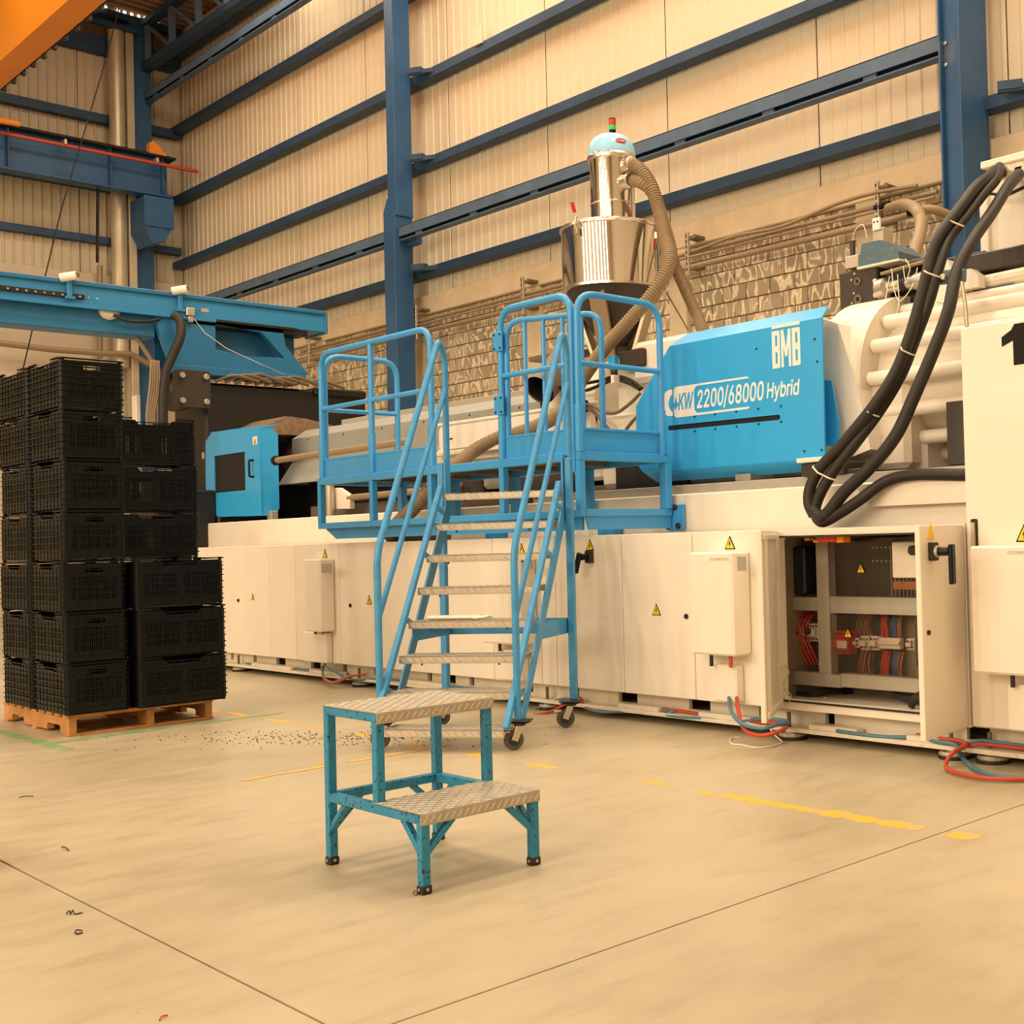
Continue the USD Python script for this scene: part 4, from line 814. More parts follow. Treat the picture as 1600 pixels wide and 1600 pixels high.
for p in ([(-5.5, 7.03, 3.34), (-5.45, 7.0, 3.40), (-5.38, 7.0, 3.42), (-5.36, 7.02, 3.32)], [(-5.1, 6.95, 3.05), (-5.05, 6.9, 2.9), (-5.0, 6.9, 2.8), (-4.9, 6.92, 2.9), (-4.88, 6.95, 3.02)], [(-5.12, 6.95, 3.0), (-5.14, 6.9, 2.8), (-5.22, 6.85, 2.68), (-5.42, 6.7, 2.56), (-5.5, 6.6, 2.54)],
                              [(-5.05, 6.95, 3.0), (-5.0, 6.88, 2.76), (-5.06, 6.85, 2.66), (-5.16, 6.85, 2.64)], [(-4.98, 6.95, 3.1), (-4.93, 6.93, 3.02), (-4.97, 6.93, 2.95), (-5.0, 6.95, 3.05)]): part(vb, 'thin_wire', tube(spline(p, 6), .004, 5), 'paper')
ot = part(vb, 'outlet_beam', bx(-4.66, -2.2, 7.05, 7.25, 2.93, 3.06, .01), 'dark_block'); part(vb, 'outlet_pipe', [tube([(-4.6, 7.05, 2.84), (-2.2, 7.05, 2.88)], .06, 12)], 'white_worn')
part(vb, 'link_bracket', prism([(-4.72, 2.86), (-4.66, 3.02), (-4.60, 3.02), (-4.56, 2.93), (-4.42, 2.93), (-4.36, 2.88), (-4.36, 2.80), (-4.5, 2.80), (-4.6, 2.72), (-4.72, 2.76)], 'y', 6.9, 6.98), 'white_paint')
part(vb, 'cylinder_head', bx(-4.45, -4.15, 6.98, 7.15, 2.66, 2.80, .01), 'dark_iron')
single('valve_conduit', tube(spline([(-7.799, 10.6, 4.679), (-6.736, 9.4, 4.285), (-5.763, 8.2, 3.832), (-5.57, 8, 3.66), (-5.454, 7.8, 3.478), (-5.32, 7.5, 3.212), (-5.209, 7.3, 3.093)], 10), .05, 12), 'hose_brown', 'thick brown hose arching down from the wall pipes to the dark valve block', 'hose', smooth=True)
single('wall_hose', tube(spline([(-6.733, 9.6, 4.254), (-6.564, 9.6, 4.238), (-6.488, 9.7, 4.204), (-6.448, 9.8, 4.171)], 8), .045, 10), 'hose_brown', 'brown hose running from the valve hoses to behind the right column', 'hose', smooth=True)
cls = thing('pipe_clamps', 'row of black clamps holding the wall pipes at the right end', 'clamp'); part(cls, 'clamp', [disc(.05, .06, (-8.091, 10.76, 4.76), 'x', 10), ], 'black_plastic')
part(cls, 'clamp', disc(.05, .06, (-8.021, 10.76, 4.76), 'x', 10), 'black_plastic'); part(cls, 'clamp', disc(.05, .06, (-7.951, 10.76, 4.76), 'x', 10), 'black_plastic'); part(cls, 'clamp', disc(.06, .10, (-7.647, 10.76, 4.629), 'x', 10), 'black_plastic')

# ---- rear switch cabinet with glands and the thick cables
rc = thing('rear_cabinet', 'cream switch cabinet at the upper right edge that the thick cables leave', 'cabinet')
RY = 7.6
part(rc, 'body', bx(-4.72, -3.0, RY + .01, RY + .6, 3.08, 3.845, .01), 'white_worn')
part(rc, 'lid', bx(-4.62, -3.0, RY - .01, RY + .012, 3.16, 3.55, .004), 'white_paint'); part(rc, 'lid_rim', bx(-4.74, -3.0, RY - .03, RY + .02, 3.80, 3.85, .004), 'white_paint')
part(rc, 'frame_post', bx(-4.76, -4.69, RY - .03, RY + .03, 3.08, 3.62, .006), 'white_paint'); part(rc, 'lower_rail', bx(-4.62, -3.0, RY - .015, RY + .012, 3.10, 3.15, .004), 'white_worn')
for i, (px_, r) in enumerate((((-4.497, 7.5, 3.71), .055), ((-4.375, 7.5, 3.674), .055), ((-4.384, 7.5, 3.716), .04))):
    part(rc, 'cable_gland', lathe([(0, 0), (r * .9, 0), (r, .02), (r, .05), (r * .75, .06), (r * .75, .12), (0, .12)], 6, (px_[0], RY - .12, px_[2]), 'y'), 'white_worn')
part(rc, 'black_lead', tube(spline([(-4.309, 7.45, 3.556), (-4.473, 7.45, 3.532), (-4.602, 7.45, 3.568), (-4.683, 7.45, 3.516), (-4.724, 7.45, 3.424)], 8), .012, 6), 'black_wire')
def cable(name, pts, r, lb, ties=()):
    t = thing(name, lb, 'cable', 'thick black cables at the right'); part(t, 'sheath', tube(spline(pts, 10), r, 14), 'hose_black', smooth=True)
    return t
cable('power_cable', [(-4.506, 7.48, 3.703), (-4.447, 7.3, 3.672), (-4.381, 7.1, 3.573), (-4.358, 6.9, 3.46), (-4.357, 6.7, 3.284), (-4.376, 6.5, 3.088), (-4.386, 6.4, 2.931), (-4.382, 6.3, 2.715), (-4.408, 6.2, 2.447), (-4.466, 6.1, 2.188), (-4.586, 6.02, 1.977), (-4.789, 5.98, 1.772), (-4.962, 5.95, 1.621), (-5.035, 5.93, 1.503), (-5.046, 5.92, 1.401), (-5.007, 5.92, 1.319)], .038, 'leftmost thick black cable, hanging from the rear cabinet down to the machine bed')
cable('power_cable', [(-4.537, 7.5, 3.741), (-4.451, 7.35, 3.7), (-4.358, 7.15, 3.56), (-4.342, 6.95, 3.411), (-4.342, 6.75, 3.235), (-4.353, 6.55, 3.051), (-4.336, 6.4, 2.842), (-4.342, 6.3, 2.629), (-4.422, 6.25, 2.395), (-4.472, 6.16, 2.173), (-4.588, 6.08, 1.953), (-4.74, 6, 1.741), (-4.883, 5.96, 1.576), (-4.977, 5.94, 1.439), (-5.004, 5.93, 1.339), (-4.945, 5.92, 1.276), (-4.816, 5.93, 1.321), (-4.652, 5.95, 1.406), (-4.49, 6, 1.509), (-4.288, 6.02, 1.538), (-3.94, 6.04, 1.519), (-3.571, 6.06, 1.5)], .036, 'middle thick black cable that loops at the bottom and runs on along the bed')
cable('power_cable', [(-4.373, 7.48, 3.665), (-4.296, 7.2, 3.505), (-4.242, 6.9, 3.267), (-4.204, 6.6, 3.031), (-4.199, 6.4, 2.799), (-4.169, 6.25, 2.538), (-4.212, 6.15, 2.299), (-4.302, 6.05, 2.011), (-4.407, 6, 1.784), (-4.568, 5.96, 1.606), (-4.76, 5.93, 1.458), (-4.877, 5.91, 1.335), (-4.946, 5.91, 1.305), (-5.016, 5.92, 1.36)], .040, 'rightmost thick black cable, hanging free from the upper right corner')
ch = thing('cable_clamp', 'grey green cable clamp holding the thick cables beside the valve block', 'clamp')
cpt = (-4.333, 6.35, 2.774)
part(ch, 'bar', [beam((-4.42, 6.42, 2.794), (-4.152, 6.42, 2.774), .05, .085, .01)], 'motor_blue'); part(ch, 'clamp_screw', [disc(.02, .02, q, 'y', 10) for q in ((-4.335, 6.36, 2.78), (-4.282, 6.36, 2.779), (-4.211, 6.36, 2.772))], 'galv')
for i, (a, b, y) in enumerate((((-4.368, 6.58, 3.19), (-4.31, 6.6, 3.153), 0), ((-4.364, 6.3, 2.816), (-4.312, 6.32, 2.786), 0), ((-4.432, 6.12, 2.328), (-4.39, 6.14, 2.293), 0), ((-4.616, 6, 1.958), (-4.583, 6.02, 1.925), 0), ((-4.974, 5.9, 1.613), (-4.874, 5.91, 1.551), 0))):
    a, b = np.array(a), np.array(b); d = b - a
    single('cable_tie', tube([a - d * .3 + (0, .03, 0), a - d * .15, a + d * .5 + (0, -.035, .0), b + d * .15, b + d * .3 + (0, .03, 0)], .006, 5), 'white_wire', ['uppermost white cable tie, in front of the right column', 'white cable tie beside the cable clamp', 'white cable tie halfway down the thick cables', 'white cable tie low on the thick cables', 'lowest white cable tie, just above the loop'][i], 'cable tie', 'white cable ties on the thick cables')
single('signal_post', tube([(-4.034, 6.2, 2.686), (-4.016, 6.2, 2.548), (-4.008, 6.2, 2.413)], .012, 8), 'galv', 'thin upright pipe with a red mark at the corner of the tall cabinet', 'pipe')
for k, pts in enumerate(([(-6.05, 7.3, 2.759), (-5.796, 7.2, 2.754), (-5.562, 7.1, 2.778)], [(-6.091, 7.35, 2.795), (-5.835, 7.25, 2.799), (-5.588, 7.15, 2.825)])):
    single('oil_hose', tube(spline(pts, 8), .03, 8), 'hose_black', ['lower black hose between the blue guard and the valve block', 'upper black hose between the blue guard and the valve block'][k], 'hose', 'black hoses behind the blue guard', smooth=True)

# ---- barrel cover, nozzle, clamp side
bc = thing('barrel_cover', 'long grey six sided sheet metal cover of the plasticising barrel, behind the platform', 'machine cover')
prof = [(6.75, 2.18), (6.75, 2.46), (6.92, 2.57), (7.45, 2.57), (7.62, 2.46), (7.62, 2.18)]
def hollow(prof, x0, x1, t=.012):
    p = Polygon(prof); return prism(p.difference(p.buffer(-t)), 'x', x0, x1)
part(bc, 'upper_cover', hollow(prof, -13.58, -11.36), 'grey_cover'); part(bc, 'upper_cover', hollow(prof, -11.35, -8.9), 'grey_cover')
part(bc, 'lower_skirt', strip((-13.60, 6.75, 2.18), (-9.2, 6.75, 2.18), (-9.2, 6.58, 1.93), (-13.60, 6.58, 1.93), -.01), 'grey_cover')
part(bc, 'skirt_end', prism([(6.75, 2.18), (6.58, 1.93), (7.0, 1.93), (7.0, 2.18)], 'x', -13.60, -13.59), 'grey_cover')
part(bc, 'ridge_mesh', bx(-12.9, -8.9, 7.0, 7.4, 2.58, 2.64, .004), 'grille')
part(bc, 'inner_core', tube([(-13.9, 7.2, 2.28), (-8.9, 7.2, 2.28)], .30, 20), 'foil')
part(bc, 'screws', [disc(.010, .006, (x, 6.745, 2.43), 'y', 8) for x in np.arange(-13.2, -9.0, .8)], 'dark_iron')
nz = thing('nozzle', 'brown foil wrapped nozzle between the blue gate and the grey cover', 'nozzle')
part(nz, 'heater_band', lathe([(0, 0), (.12, 0), (.26, .25), (.30, .5), (.30, .9), (0, .9)], 24, (-14.4, 7.15, 2.28), 'x'), 'foil', smooth=30)
part(nz, 'guide_rod', tube([(-13.02, 6.3, 2.17), (-10.35, 6.3, 2.17 + .02)], .035, 12), 'hose_brown', smooth=True)
wp = thing('side_panel', 'cream panel with rounded corners on the injection unit, right of the grey cover', 'machine panel')
part(wp, 'panel', prism(rrect(-10.22, -7.95, 2.10, 2.32, .05), 'y', 6.55, 6.62), 'white_paint'); part(wp, 'upper_rail', bx(-10.4, -7.9, 6.56, 6.60, 2.335, 2.36, .006), 'white_paint'); part(wp, 'lower_rail', bx(-10.3, -7.9, 6.52, 6.58, 2.04, 2.08, .006), 'white_worn')
part(wp, 'handle_slot', bx(-10.086, -9.989, 6.545, 6.55, 2.19, 2.202, 0), 'cavity')
part(wp, 'rear_body', bx(-10.4, -7.9, 6.62, 7.5, 1.7, 2.12, .03), 'white_worn')
gt = thing('nozzle_gate', 'bright blue safety gate of the nozzle with a dark window and a black handle', 'safety gate')
gp_ = Polygon([(-14.615, 2.487), (-14.438, 2.527 + .06), (-13.242, 2.544), (-13.221, 1.567), (-14.654, 1.596)])
win = sbox(-14.388, 1.868, -13.593, 2.3)
part(gt, 'front_sheet', prism(gp_.difference(win), 'y', GYF, GYF + .012), 'blue_panel')
part(gt, 'window', bx(-14.405, -13.577, GYF + .013, GYF + .02, 1.854, 2.315, .001), 'cavity')
part(gt, 'side_return', prism([(6.21, 1.567), (6.21, 2.544), (6.34, 2.544 + .01), (6.42, 2.544 - .06), (6.42, 1.567 + .08), (6.36, 1.567)], 'x', -13.242 - .012, -13.242), 'blue_panel')
part(gt, 'top_bend', strip((-14.49, GYF, 2.527 + .055), (-13.242, GYF, 2.544), (-13.242 + .02, GYF + .22, 2.544 + .05), (-14.49 + .1, GYF + .22, 2.527 + .10)), 'blue_panel')
part(gt, 'rod_guide', disc(.055, .03, (-13.07, 6.3, 2.17), 'x', 16), 'dark_iron')
hx, hz0, hz1 = -13.384, 2.006, 2.19
part(gt, 'handle', tube(fillet([(hx, GYF, hz0), (hx, GYF - .05, hz0), (hx, GYF - .05, hz1), (hx, GYF, hz1)], .02), .012, 8), 'black_plastic', smooth=True)
part(gt, 'safety_sticker', bx(-13.387, -13.278, GYF - .002, GYF, 2.36, 2.452, 0), 'white_ink'); sign_on(gt, -13.334, GYF - .002, 2.373, .055)
part(gt, 'hinge', [bx(-14.644 - .03, -14.644, 6.18, 6.22, z - .04, z + .04, .004) for z in (2.322, 1.755)], 'galv')
part(gt, 'leg', bx(-13.25, -13.15, 6.28, 6.36, 1.5, 1.62, .004), 'galv')
pl = thing('clamp_platen', 'massive black brown fixed platen of the clamp behind the blue gate', 'platen')
part(pl, 'plate', bx(-15.5, -14.6, 6.2, 8.28, .3, 3.19, .03), 'dark_iron'); part(pl, 'top_pad', bx(-15.3, -14.55, 7.55, 8.26, 3.12, 3.22, .02), 'dark_iron')
part(pl, 'recess', disc(.62, .03, (-14.61, 7.2, 2.28), 'x', 32), 'cavity'); part(pl, 'lower_block', bx(-14.62, -14.3, 6.2, 8.2, 1.2, 1.62, .02), 'dark_iron')
part(pl, 'front_leg', bx(-15.2, -14.35, 5.55, 6.2, .2, 1.9, .02), 'dark_iron')
nut = part(pl, 'tie_bar_plate', prism(rrect(5.79, 6.18, 2.86, 3.29, .03), 'x', -14.5, -14.40), 'dark_block'); [part(nut, 'bolt', disc(.035, .05, (-14.40, y, z), 'x', 6), 'zinc') for y in (5.85, 6.12) for z in (2.93, 3.22)]
part(pl, 'tie_bar_nut', disc(.21, .5, (-15.0, 5.98, 3.07), 'x', 28, .03), 'dark_iron', smooth=35); part(pl, 'hose_mess', [tube(spline([(-14.55, 6.3 + .12 * k, 3.20), (-14.5, 6.5 + .15 * k, 3.28 + .02 * (k % 3)), (-14.5, 6.8 + .16 * k, 3.23)], 6), .022, 6) for k in range(8)], 'duct_brown')
part(pl, 'nozzle_hood', prism([(6.4, 2.56), (6.75, 2.74), (7.0, 2.72), (7.6, 2.60), (7.6, 2.52), (6.4, 2.52)], 'x', -14.58, -13.7), 'foil')
# things seen under the platform
us = thing('ejector_group', 'cream bracket with rods and dark valves under the platform', 'machine part')
part(us, 'cream_bracket', prism([(-12.221, 1.575), (-12.217, 1.833), (-11.987, 1.823), (-11.74, 1.725), (-11.745, 1.592), (-12.036, 1.602)], 'y', 6.45, 6.5), 'white_paint')
part(us, 'rod', tube([(-11.808, 6.48, 1.708), (-10.533, 6.48, 1.718), (-9.768, 6.48, 1.732)], .035, 10), 'hose_brown', smooth=True); part(us, 'upright_post', tube([(-12.054, 6.4, 1.529), (-12.066, 6.4, 1.893)], .045, 12), 'galv', smooth=True)
for q in ((-11.0, -10.4, 6.5, 6.8, 1.72, 1.84, .02), (-10.2, -9.6, 6.6, 6.9, 1.66, 1.8, .02), (-9.0, -8.2, 6.4, 6.9, 1.6, 1.78, .02)): part(us, 'valve', bx(*q), 'cab_dark')
part(us, 'brown_plate', [bx(-13.0, -7.6, 6.66, 6.70, 1.50, 1.66, .01), bx(-9.6, -8.9, 6.35, 6.5, 1.78, 1.9, .02)], 'duct_brown'); part(us, 'cream_block', [bx(-9.0, -8.3, 6.42, 6.6, 1.68, 1.86, .01), bx(-8.1, -7.4, 6.5, 6.7, 1.86, 1.92, .01)], 'white_worn')
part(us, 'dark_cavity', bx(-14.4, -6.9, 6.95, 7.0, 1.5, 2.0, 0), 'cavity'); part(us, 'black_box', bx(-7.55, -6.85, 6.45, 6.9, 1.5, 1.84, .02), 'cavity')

# ---- hopper, loader, hoses
HX, HY = -8.131, 7.0
hp = thing('material_hopper', 'polished stainless steel hopper drum on slanting legs behind the platform', 'hopper')
HR = .447; ZB, ZT = 3.36, 3.905
part(hp, 'drum', lathe([(HR - .01, ZB), (HR, ZB + .01), (HR, ZT - .03), (HR - .005, ZT - .03)], 72, (HX, HY, 0)), 'steel', smooth=30)
part(hp, 'lid', lathe([(0, ZT + .015), (HR - .02, ZT + .01), (HR + .012, ZT - .01), (HR + .015, ZT - .03), (HR - .01, ZT - .035), (0, ZT - .03)], 72, (HX, HY, 0)), 'steel_rim', smooth=30)
part(hp, 'bottom_ring', lathe([(HR - .05, ZB - .012), (HR + .006, ZB - .01), (HR + .006, ZB + .012), (HR - .05, ZB + .012)], 72, (HX, HY, 0)), 'steel_rim', smooth=30)
part(hp, 'cone', lathe([(.10, 2.86), (.13, 2.90), (.42, ZB), (.40, ZB), (.09, 2.90)], 48, (HX, HY, 0)), 'dark_block', smooth=30)
part(hp, 'neck', disc(.15, .25, (HX, HY, 2.62), 'z', 24), 'dark_block')
for k in range(4):
    a = math.radians(25 + 90 * k); c, s = math.cos(a), math.sin(a)
    part(hp, 'leg', beam((HX + c * .38, HY + s * .38, ZB), (HX + c * .16, HY + s * .16, 2.72), .15, .035, .004), 'hose_brown' if k % 2 else 'galv')
part(hp, 'foot_plate', bx(HX - .22, HX + .22, HY - .22, HY + .22, 2.60, 2.66, .01), 'dark_block')
for k, a in enumerate((math.radians(-80), math.radians(20), math.radians(110), math.radians(190))):
    c, s = math.cos(a), math.sin(a); x, y = HX + c * (HR + .03), HY + s * (HR + .03)
    q = part(hp, 'toggle_latch', [tube([(x, y, ZT - .12), (x + c * .02, y + s * .02, ZT - .05), (x, y, ZT + .02)], .012, 6), bx(x - .02, x + .02, y - .02, y + .02, ZT - .13, ZT - .07, .004)], 'zinc')
    part(q, 'latch_grip', tube([(x + c * .02, y + s * .02, ZT - (.12 if k else -.05)), (x + c * .05, y + s * .05, ZT - (.21 if k else -.13))], .016, 8), 'red')
vl = thing('vacuum_loader', 'stainless steel vacuum loader cylinder with a pale turquoise cap on top of the hopper', 'loader')
LR = .193; LZ0, LZ1 = ZT + .015, 4.544
part(vl, 'cylinder', lathe([(LR, LZ0), (LR, LZ1 - .03)], 56, (HX + .01, HY, 0)), 'steel', smooth=30)
part(vl, 'weld_band', lathe([(LR, LZ0 + .19), (LR + .004, LZ0 + .193), (LR + .004, LZ0 + .2), (LR, LZ0 + .203)], 56, (HX + .01, HY, 0)), 'steel_rim', smooth=30)
part(vl, 'clamp_ring', lathe([(LR - .01, LZ1 - .05), (LR + .018, LZ1 - .045), (LR + .022, LZ1 - .02), (LR + .012, LZ1), (LR - .01, LZ1)], 56, (HX + .01, HY, 0)), 'steel_rim', smooth=40)
part(vl, 'cap', lathe([(LR + .010, LZ1), (LR + .014, LZ1 + .01), (LR + .008, LZ1 + .06), (LR - .008, LZ1 + .11), (LR - .032, LZ1 + .15), (LR - .075, LZ1 + .178), (LR - .13, LZ1 + .188), (0, LZ1 + .192)], 56, (HX + .01, HY, 0)), 'cream_cap', smooth=60)
ap = math.radians(-17); bxp, byp = HX + .01 + math.cos(ap) * (LR + .006), HY + math.sin(ap) * (LR + .006)
o_ = lathe([(0, 0), (.045, 0), (.05, .004), (0, .006)], 24); v = np.array(o_.vertices); v[:, 1] *= .42
vv = np.stack([bxp + (-math.sin(ap)) * v[:, 0] + math.cos(ap) * v[:, 2], byp + math.cos(ap) * v[:, 0] + math.sin(ap) * v[:, 2], LZ1 + .085 + v[:, 1]], 1)
bd = part(vl, 'badge', trimesh.Trimesh(vv, np.array(o_.faces), process=False), 'red')
tm = meshkit.text_mesh('moretto', .015, .002, True); v = np.array(tm.vertices); v[:, 0] -= v[:, 0].mean(); v[:, 1] -= .006
vv = np.stack([bxp + (-math.sin(ap)) * v[:, 0] + math.cos(ap) * (v[:, 2] + .006), byp + math.cos(ap) * v[:, 0] + math.sin(ap) * (v[:, 2] + .006), LZ1 + .085 + v[:, 1]], 1)
part(bd, 'lettering', trimesh.Trimesh(vv, np.array(tm.faces), process=False), 'white_ink')
part(vl, 'rating_plate', prism(rrect(-.07, .07, LZ0 + .03, LZ0 + .15, .004), 'y', HY - .245, HY - .235), 'grille')
part(vl, 'inlet_stub', [disc(.065, .12, (HX + LR - .03, HY, LZ1 - .12), 'x', 20), disc(.065, .12, (HX + LR - .03, HY - .03, LZ1 - .27), 'x', 20)], 'steel_rim', smooth=40)
bcn = thing('signal_beacon', 'small red and green signal beacon on top of the turquoise cap', 'beacon')
ZC = LZ1 + .19; XB = HX + .03
part(bcn, 'stem', disc(.022, .03, (XB, HY, ZC), 'z', 14), 'black_plastic'); part(bcn, 'collar', disc(.030, .014, (XB, HY, ZC + .026), 'z', 18), 'black_plastic')
part(bcn, 'green_lens', disc(.031, .045, (XB, HY, ZC + .04), 'z', 18), 'green'); part(bcn, 'red_lens', disc(.031, .050, (XB, HY, ZC + .085), 'z', 18), 'red'); part(bcn, 'top_cap', disc(.030, .008, (XB, HY, ZC + .135), 'z', 18), 'dark_iron')
def bighose(pts, r, lb): single('suction_hose', ribbed(pts, r, .024, .085), 'hose_brown', lb, 'hose', 'ribbed suction hoses of the loader', smooth=40)
bighose([(-7.838, 7, 4.409), (-7.734, 7, 4.331), (-7.64, 7.02, 4.183), (-7.552, 7.02, 3.958), (-7.355, 6.9, 3.658), (-7.208, 6.8, 3.485), (-7.167, 6.7, 3.308), (-7.239, 6.6, 3.126), (-7.403, 6.5, 2.932), (-7.633, 6.42, 2.72), (-7.854, 6.36, 2.479), (-7.934, 6.34, 2.328), (-8.106, 6.32, 2.236), (-8.387, 6.3, 2.162), (-8.636, 6.25, 2.114), (-8.77, 6.18, 2.093), (-8.841, 6, 1.982), (-8.706, 5.75, 1.859), (-8.558, 5.5, 1.741), (-8.573, 5.36, 1.602), (-8.913, 5.42, 1.47), (-9.269, 5.5, 1.363), (-9.438, 5.55, 1.295), (-9.421, 5.6, 1.267), (-9.181, 5.7, 1.271), (-8.949, 5.8, 1.265)], .055, 'long ribbed brown suction hose from the loader down past the stairs to the cabinet tops')
bighose([(-7.82, 6.98, 4.269), (-7.715, 6.98, 4.224), (-7.674, 7.05, 4.152), (-7.799, 7.25, 4.076), (-7.952, 7.5, 3.881), (-7.984, 7.6, 3.654), (-7.867, 7.6, 3.433), (-7.678, 7.55, 3.17), (-7.438, 7.4, 2.953)], .050, 'ribbed brown suction hose from the loader into the machine behind the blue guard')
ex = thing('exhaust_elbow', 'wide brown exhaust elbow with an open round mouth beside the platform gate', 'duct')
part(ex, 'elbow', cat([tube(spline([(-8.371, 6.35, 2.478), (-8.393, 6.45, 2.558), (-8.432, 6.6, 2.679), (-8.457, 6.75, 2.84)], 8), .135, 24, closed=False)]), 'duct_brown', smooth=True)
part(ex, 'inner_wall', tube(spline([(-8.375, 6.36, 2.484), (-8.393, 6.45, 2.558), (-8.432, 6.6, 2.679)], 8), .125, 24, closed=False), 'cavity'); part(ex, 'mounting_flange', bx(-8.989, -8.325, 6.7, 6.95, 2.821, 2.867, .006), 'duct_brown')
single('sagging_lead', tube([(-7.905, 7.4, 3.384), (-7.633, 7.4, 3.006)], .008, 5), 'duct_brown', 'thin brown cord hanging right of the hopper', 'cord')

# ---- robot beam over the clamp
rb = thing('robot_beam', 'blue transverse beam of the take out robot at the left above the crates', 'robot')
RX = -14.5
part(rb, 'upper_beam', bx(RX - .5, RX, 2.6, 7.68, 3.915, 4.16, .012), 'blue_beam'); part(rb, 'top_rail', bx(RX - .5, RX + .035, 2.6, 7.66, 4.135, 4.185, .008), 'blue_robot')
part(rb, 'end_plate', bx(RX - .52, RX + .02, 7.66, 7.70, 3.90, 4.17, .006), 'blue_robot'); part(rb, 'lower_lip', bx(RX - .02, RX + .02, 2.6, 6.3, 3.89, 3.93, .006), 'blue_beam')
part(rb, 'lower_beam', bx(RX - .42, RX - .10, 2.6, 5.65, 3.66, 3.915, .012), 'blue_robot')
part(rb, 'toothed_rack', bx(RX, RX + .03, 2.6, 4.864, 3.985, 4.035, .004), 'dark_iron'); part(rb, 'rack_screws', [disc(.012, .01, (RX + .03, 2.9 + .087 * k, 4.008), 'x', 8) for k in range(25)], 'zinc')
car = part(rb, 'support_bracket', prism(Polygon([(5.60, 3.95), (5.66, 3.72), (5.80, 3.31), (7.45, 3.37), (7.16, 3.70), (7.12, 3.95)]).difference(Polygon([(6.30, 3.88), (6.86, 3.84), (7.14, 3.55), (6.66, 3.53), (6.30, 3.58)])), 'x', RX - .10, RX - .02), 'blue_robot')
part(car, 'pocket_back', bx(RX - .30, RX - .28, 5.7, 7.4, 3.32, 3.92, .004), 'blue_robot'); part(rb, 'bracket_foot', bx(RX - .35, RX, 5.78, 7.42, 3.26, 3.36, .01), 'blue_robot')
part(rb, 'underside_slide', bx(RX - .3, RX - .02, 6.0, 7.45, 3.85, 3.915, .006), 'dark_iron'); part(rb, 'guide_strip', bx(RX, RX + .015, 6.023, 7.3, 3.90, 3.93, .004), 'cavity')
part(rb, 'name_tag', bx(RX, RX + .006, 6.128, 6.217, 3.999, 4.045, .001), 'grille')
part(rb, 'limit_switch', [bx(RX, RX + .05, 5.944, 6.039, 3.934, 4.024, .006), bx(RX, RX + .05, 5.964, 6.023, 3.859, 3.926, .006)], 'zinc')
for px_, lb in ((108, 'white tubular sensor on the left part of the robot beam'), (281, 'white tubular sensor on the right part of the robot beam')):
    c_ = (-14.45, 4.716, 4.206) if px_ == 108 else (-14.45, 5.885, 4.211)
    s_ = thing('beam_sensor', lb, 'sensor', 'tubular sensors on the robot beam')
    part(s_, 'barrel', tube([np.array(c_) + (-.03, -.085, -.015), np.array(c_) + (.07, .04, .015)], .048, 16), 'white_paint', smooth=35); part(s_, 'lens', disc(.032, .012, np.array(c_) + (.068, .040, .015), 'x', 14), 'duct_brown')
    part(s_, 'mount', [bx(RX + .0, RX + .05, c_[1] - .03, c_[1] + .02, 3.99, 4.22, .006), bx(RX + .0, RX + .05, c_[1] - .05, c_[1] + .05, 3.97, 4.0, .004)], 'blue_beam')
lmp = (-14.6, 5.146, 3.916)
sl = thing('spot_lamp', 'round cream lamp under the left part of the robot beam', 'lamp'); part(sl, 'body', disc(.11, .10, (lmp[0] - .02, lmp[1], lmp[2]), 'x', 24, .03), 'white_worn', smooth=40); part(sl, 'visor', bx(lmp[0] - .02, lmp[0] + .09, lmp[1] - .11, lmp[1] + .10, lmp[2] + .07, lmp[2] + .10, .01), 'white_worn')
single('lamp_cable', tube(spline([(-14.5, 5.17, 3.854), (-14.5, 5.317, 3.806), (-14.5, 5.523, 3.822), (-14.5, 5.664, 3.867)], 8), .02, 7), 'black_rubber', 'black cable from the round lamp along the robot beam', 'cable', smooth=True)
single('robot_conduit', tube(spline([(-14.4, 5.767, 3.908), (-14.35, 5.824, 3.849), (-14.3, 5.807, 3.657), (-14.3, 5.718, 3.429), (-14.3, 5.645, 3.241), (-14.3, 5.605, 2.948), (-14.3, 5.598, 2.514)], 10), .05, 12), 'hose_black', 'thick dark conduit bending down from the robot beam beside the blue bracket', 'conduit', smooth=True)
single('cable_bunch', cat([tube(spline([(-14.6, 5.60 + .02 * k, 3.40), (-14.6, 5.58 + .025 * k, 3.1), (-14.6, 5.54 + .02 * k, 2.75), (-14.6, 5.56 + .03 * k, 2.45)], 8), .016, 6) for k in range(5)]), 'conduit', 'bunch of pale cables hanging beside the tie bar end plate', 'cables', smooth=True)
single('thin_lead', tube([(-14.4, 6.003, 3.891), (-14.3, 6.082, 3.722), (-14.2, 6.294, 3.544), (-14.1, 6.663, 3.377), (-14.1, 6.935, 3.284)], .004, 5), 'galv', 'thin grey lead sagging across the blue robot bracket', 'lead')
single('service_post', bx(-15.201, -15.067, 5.6, 5.65, 1.8, 3.042, .006), 'white_paint', 'cream post between the crates and the clamp', 'post')

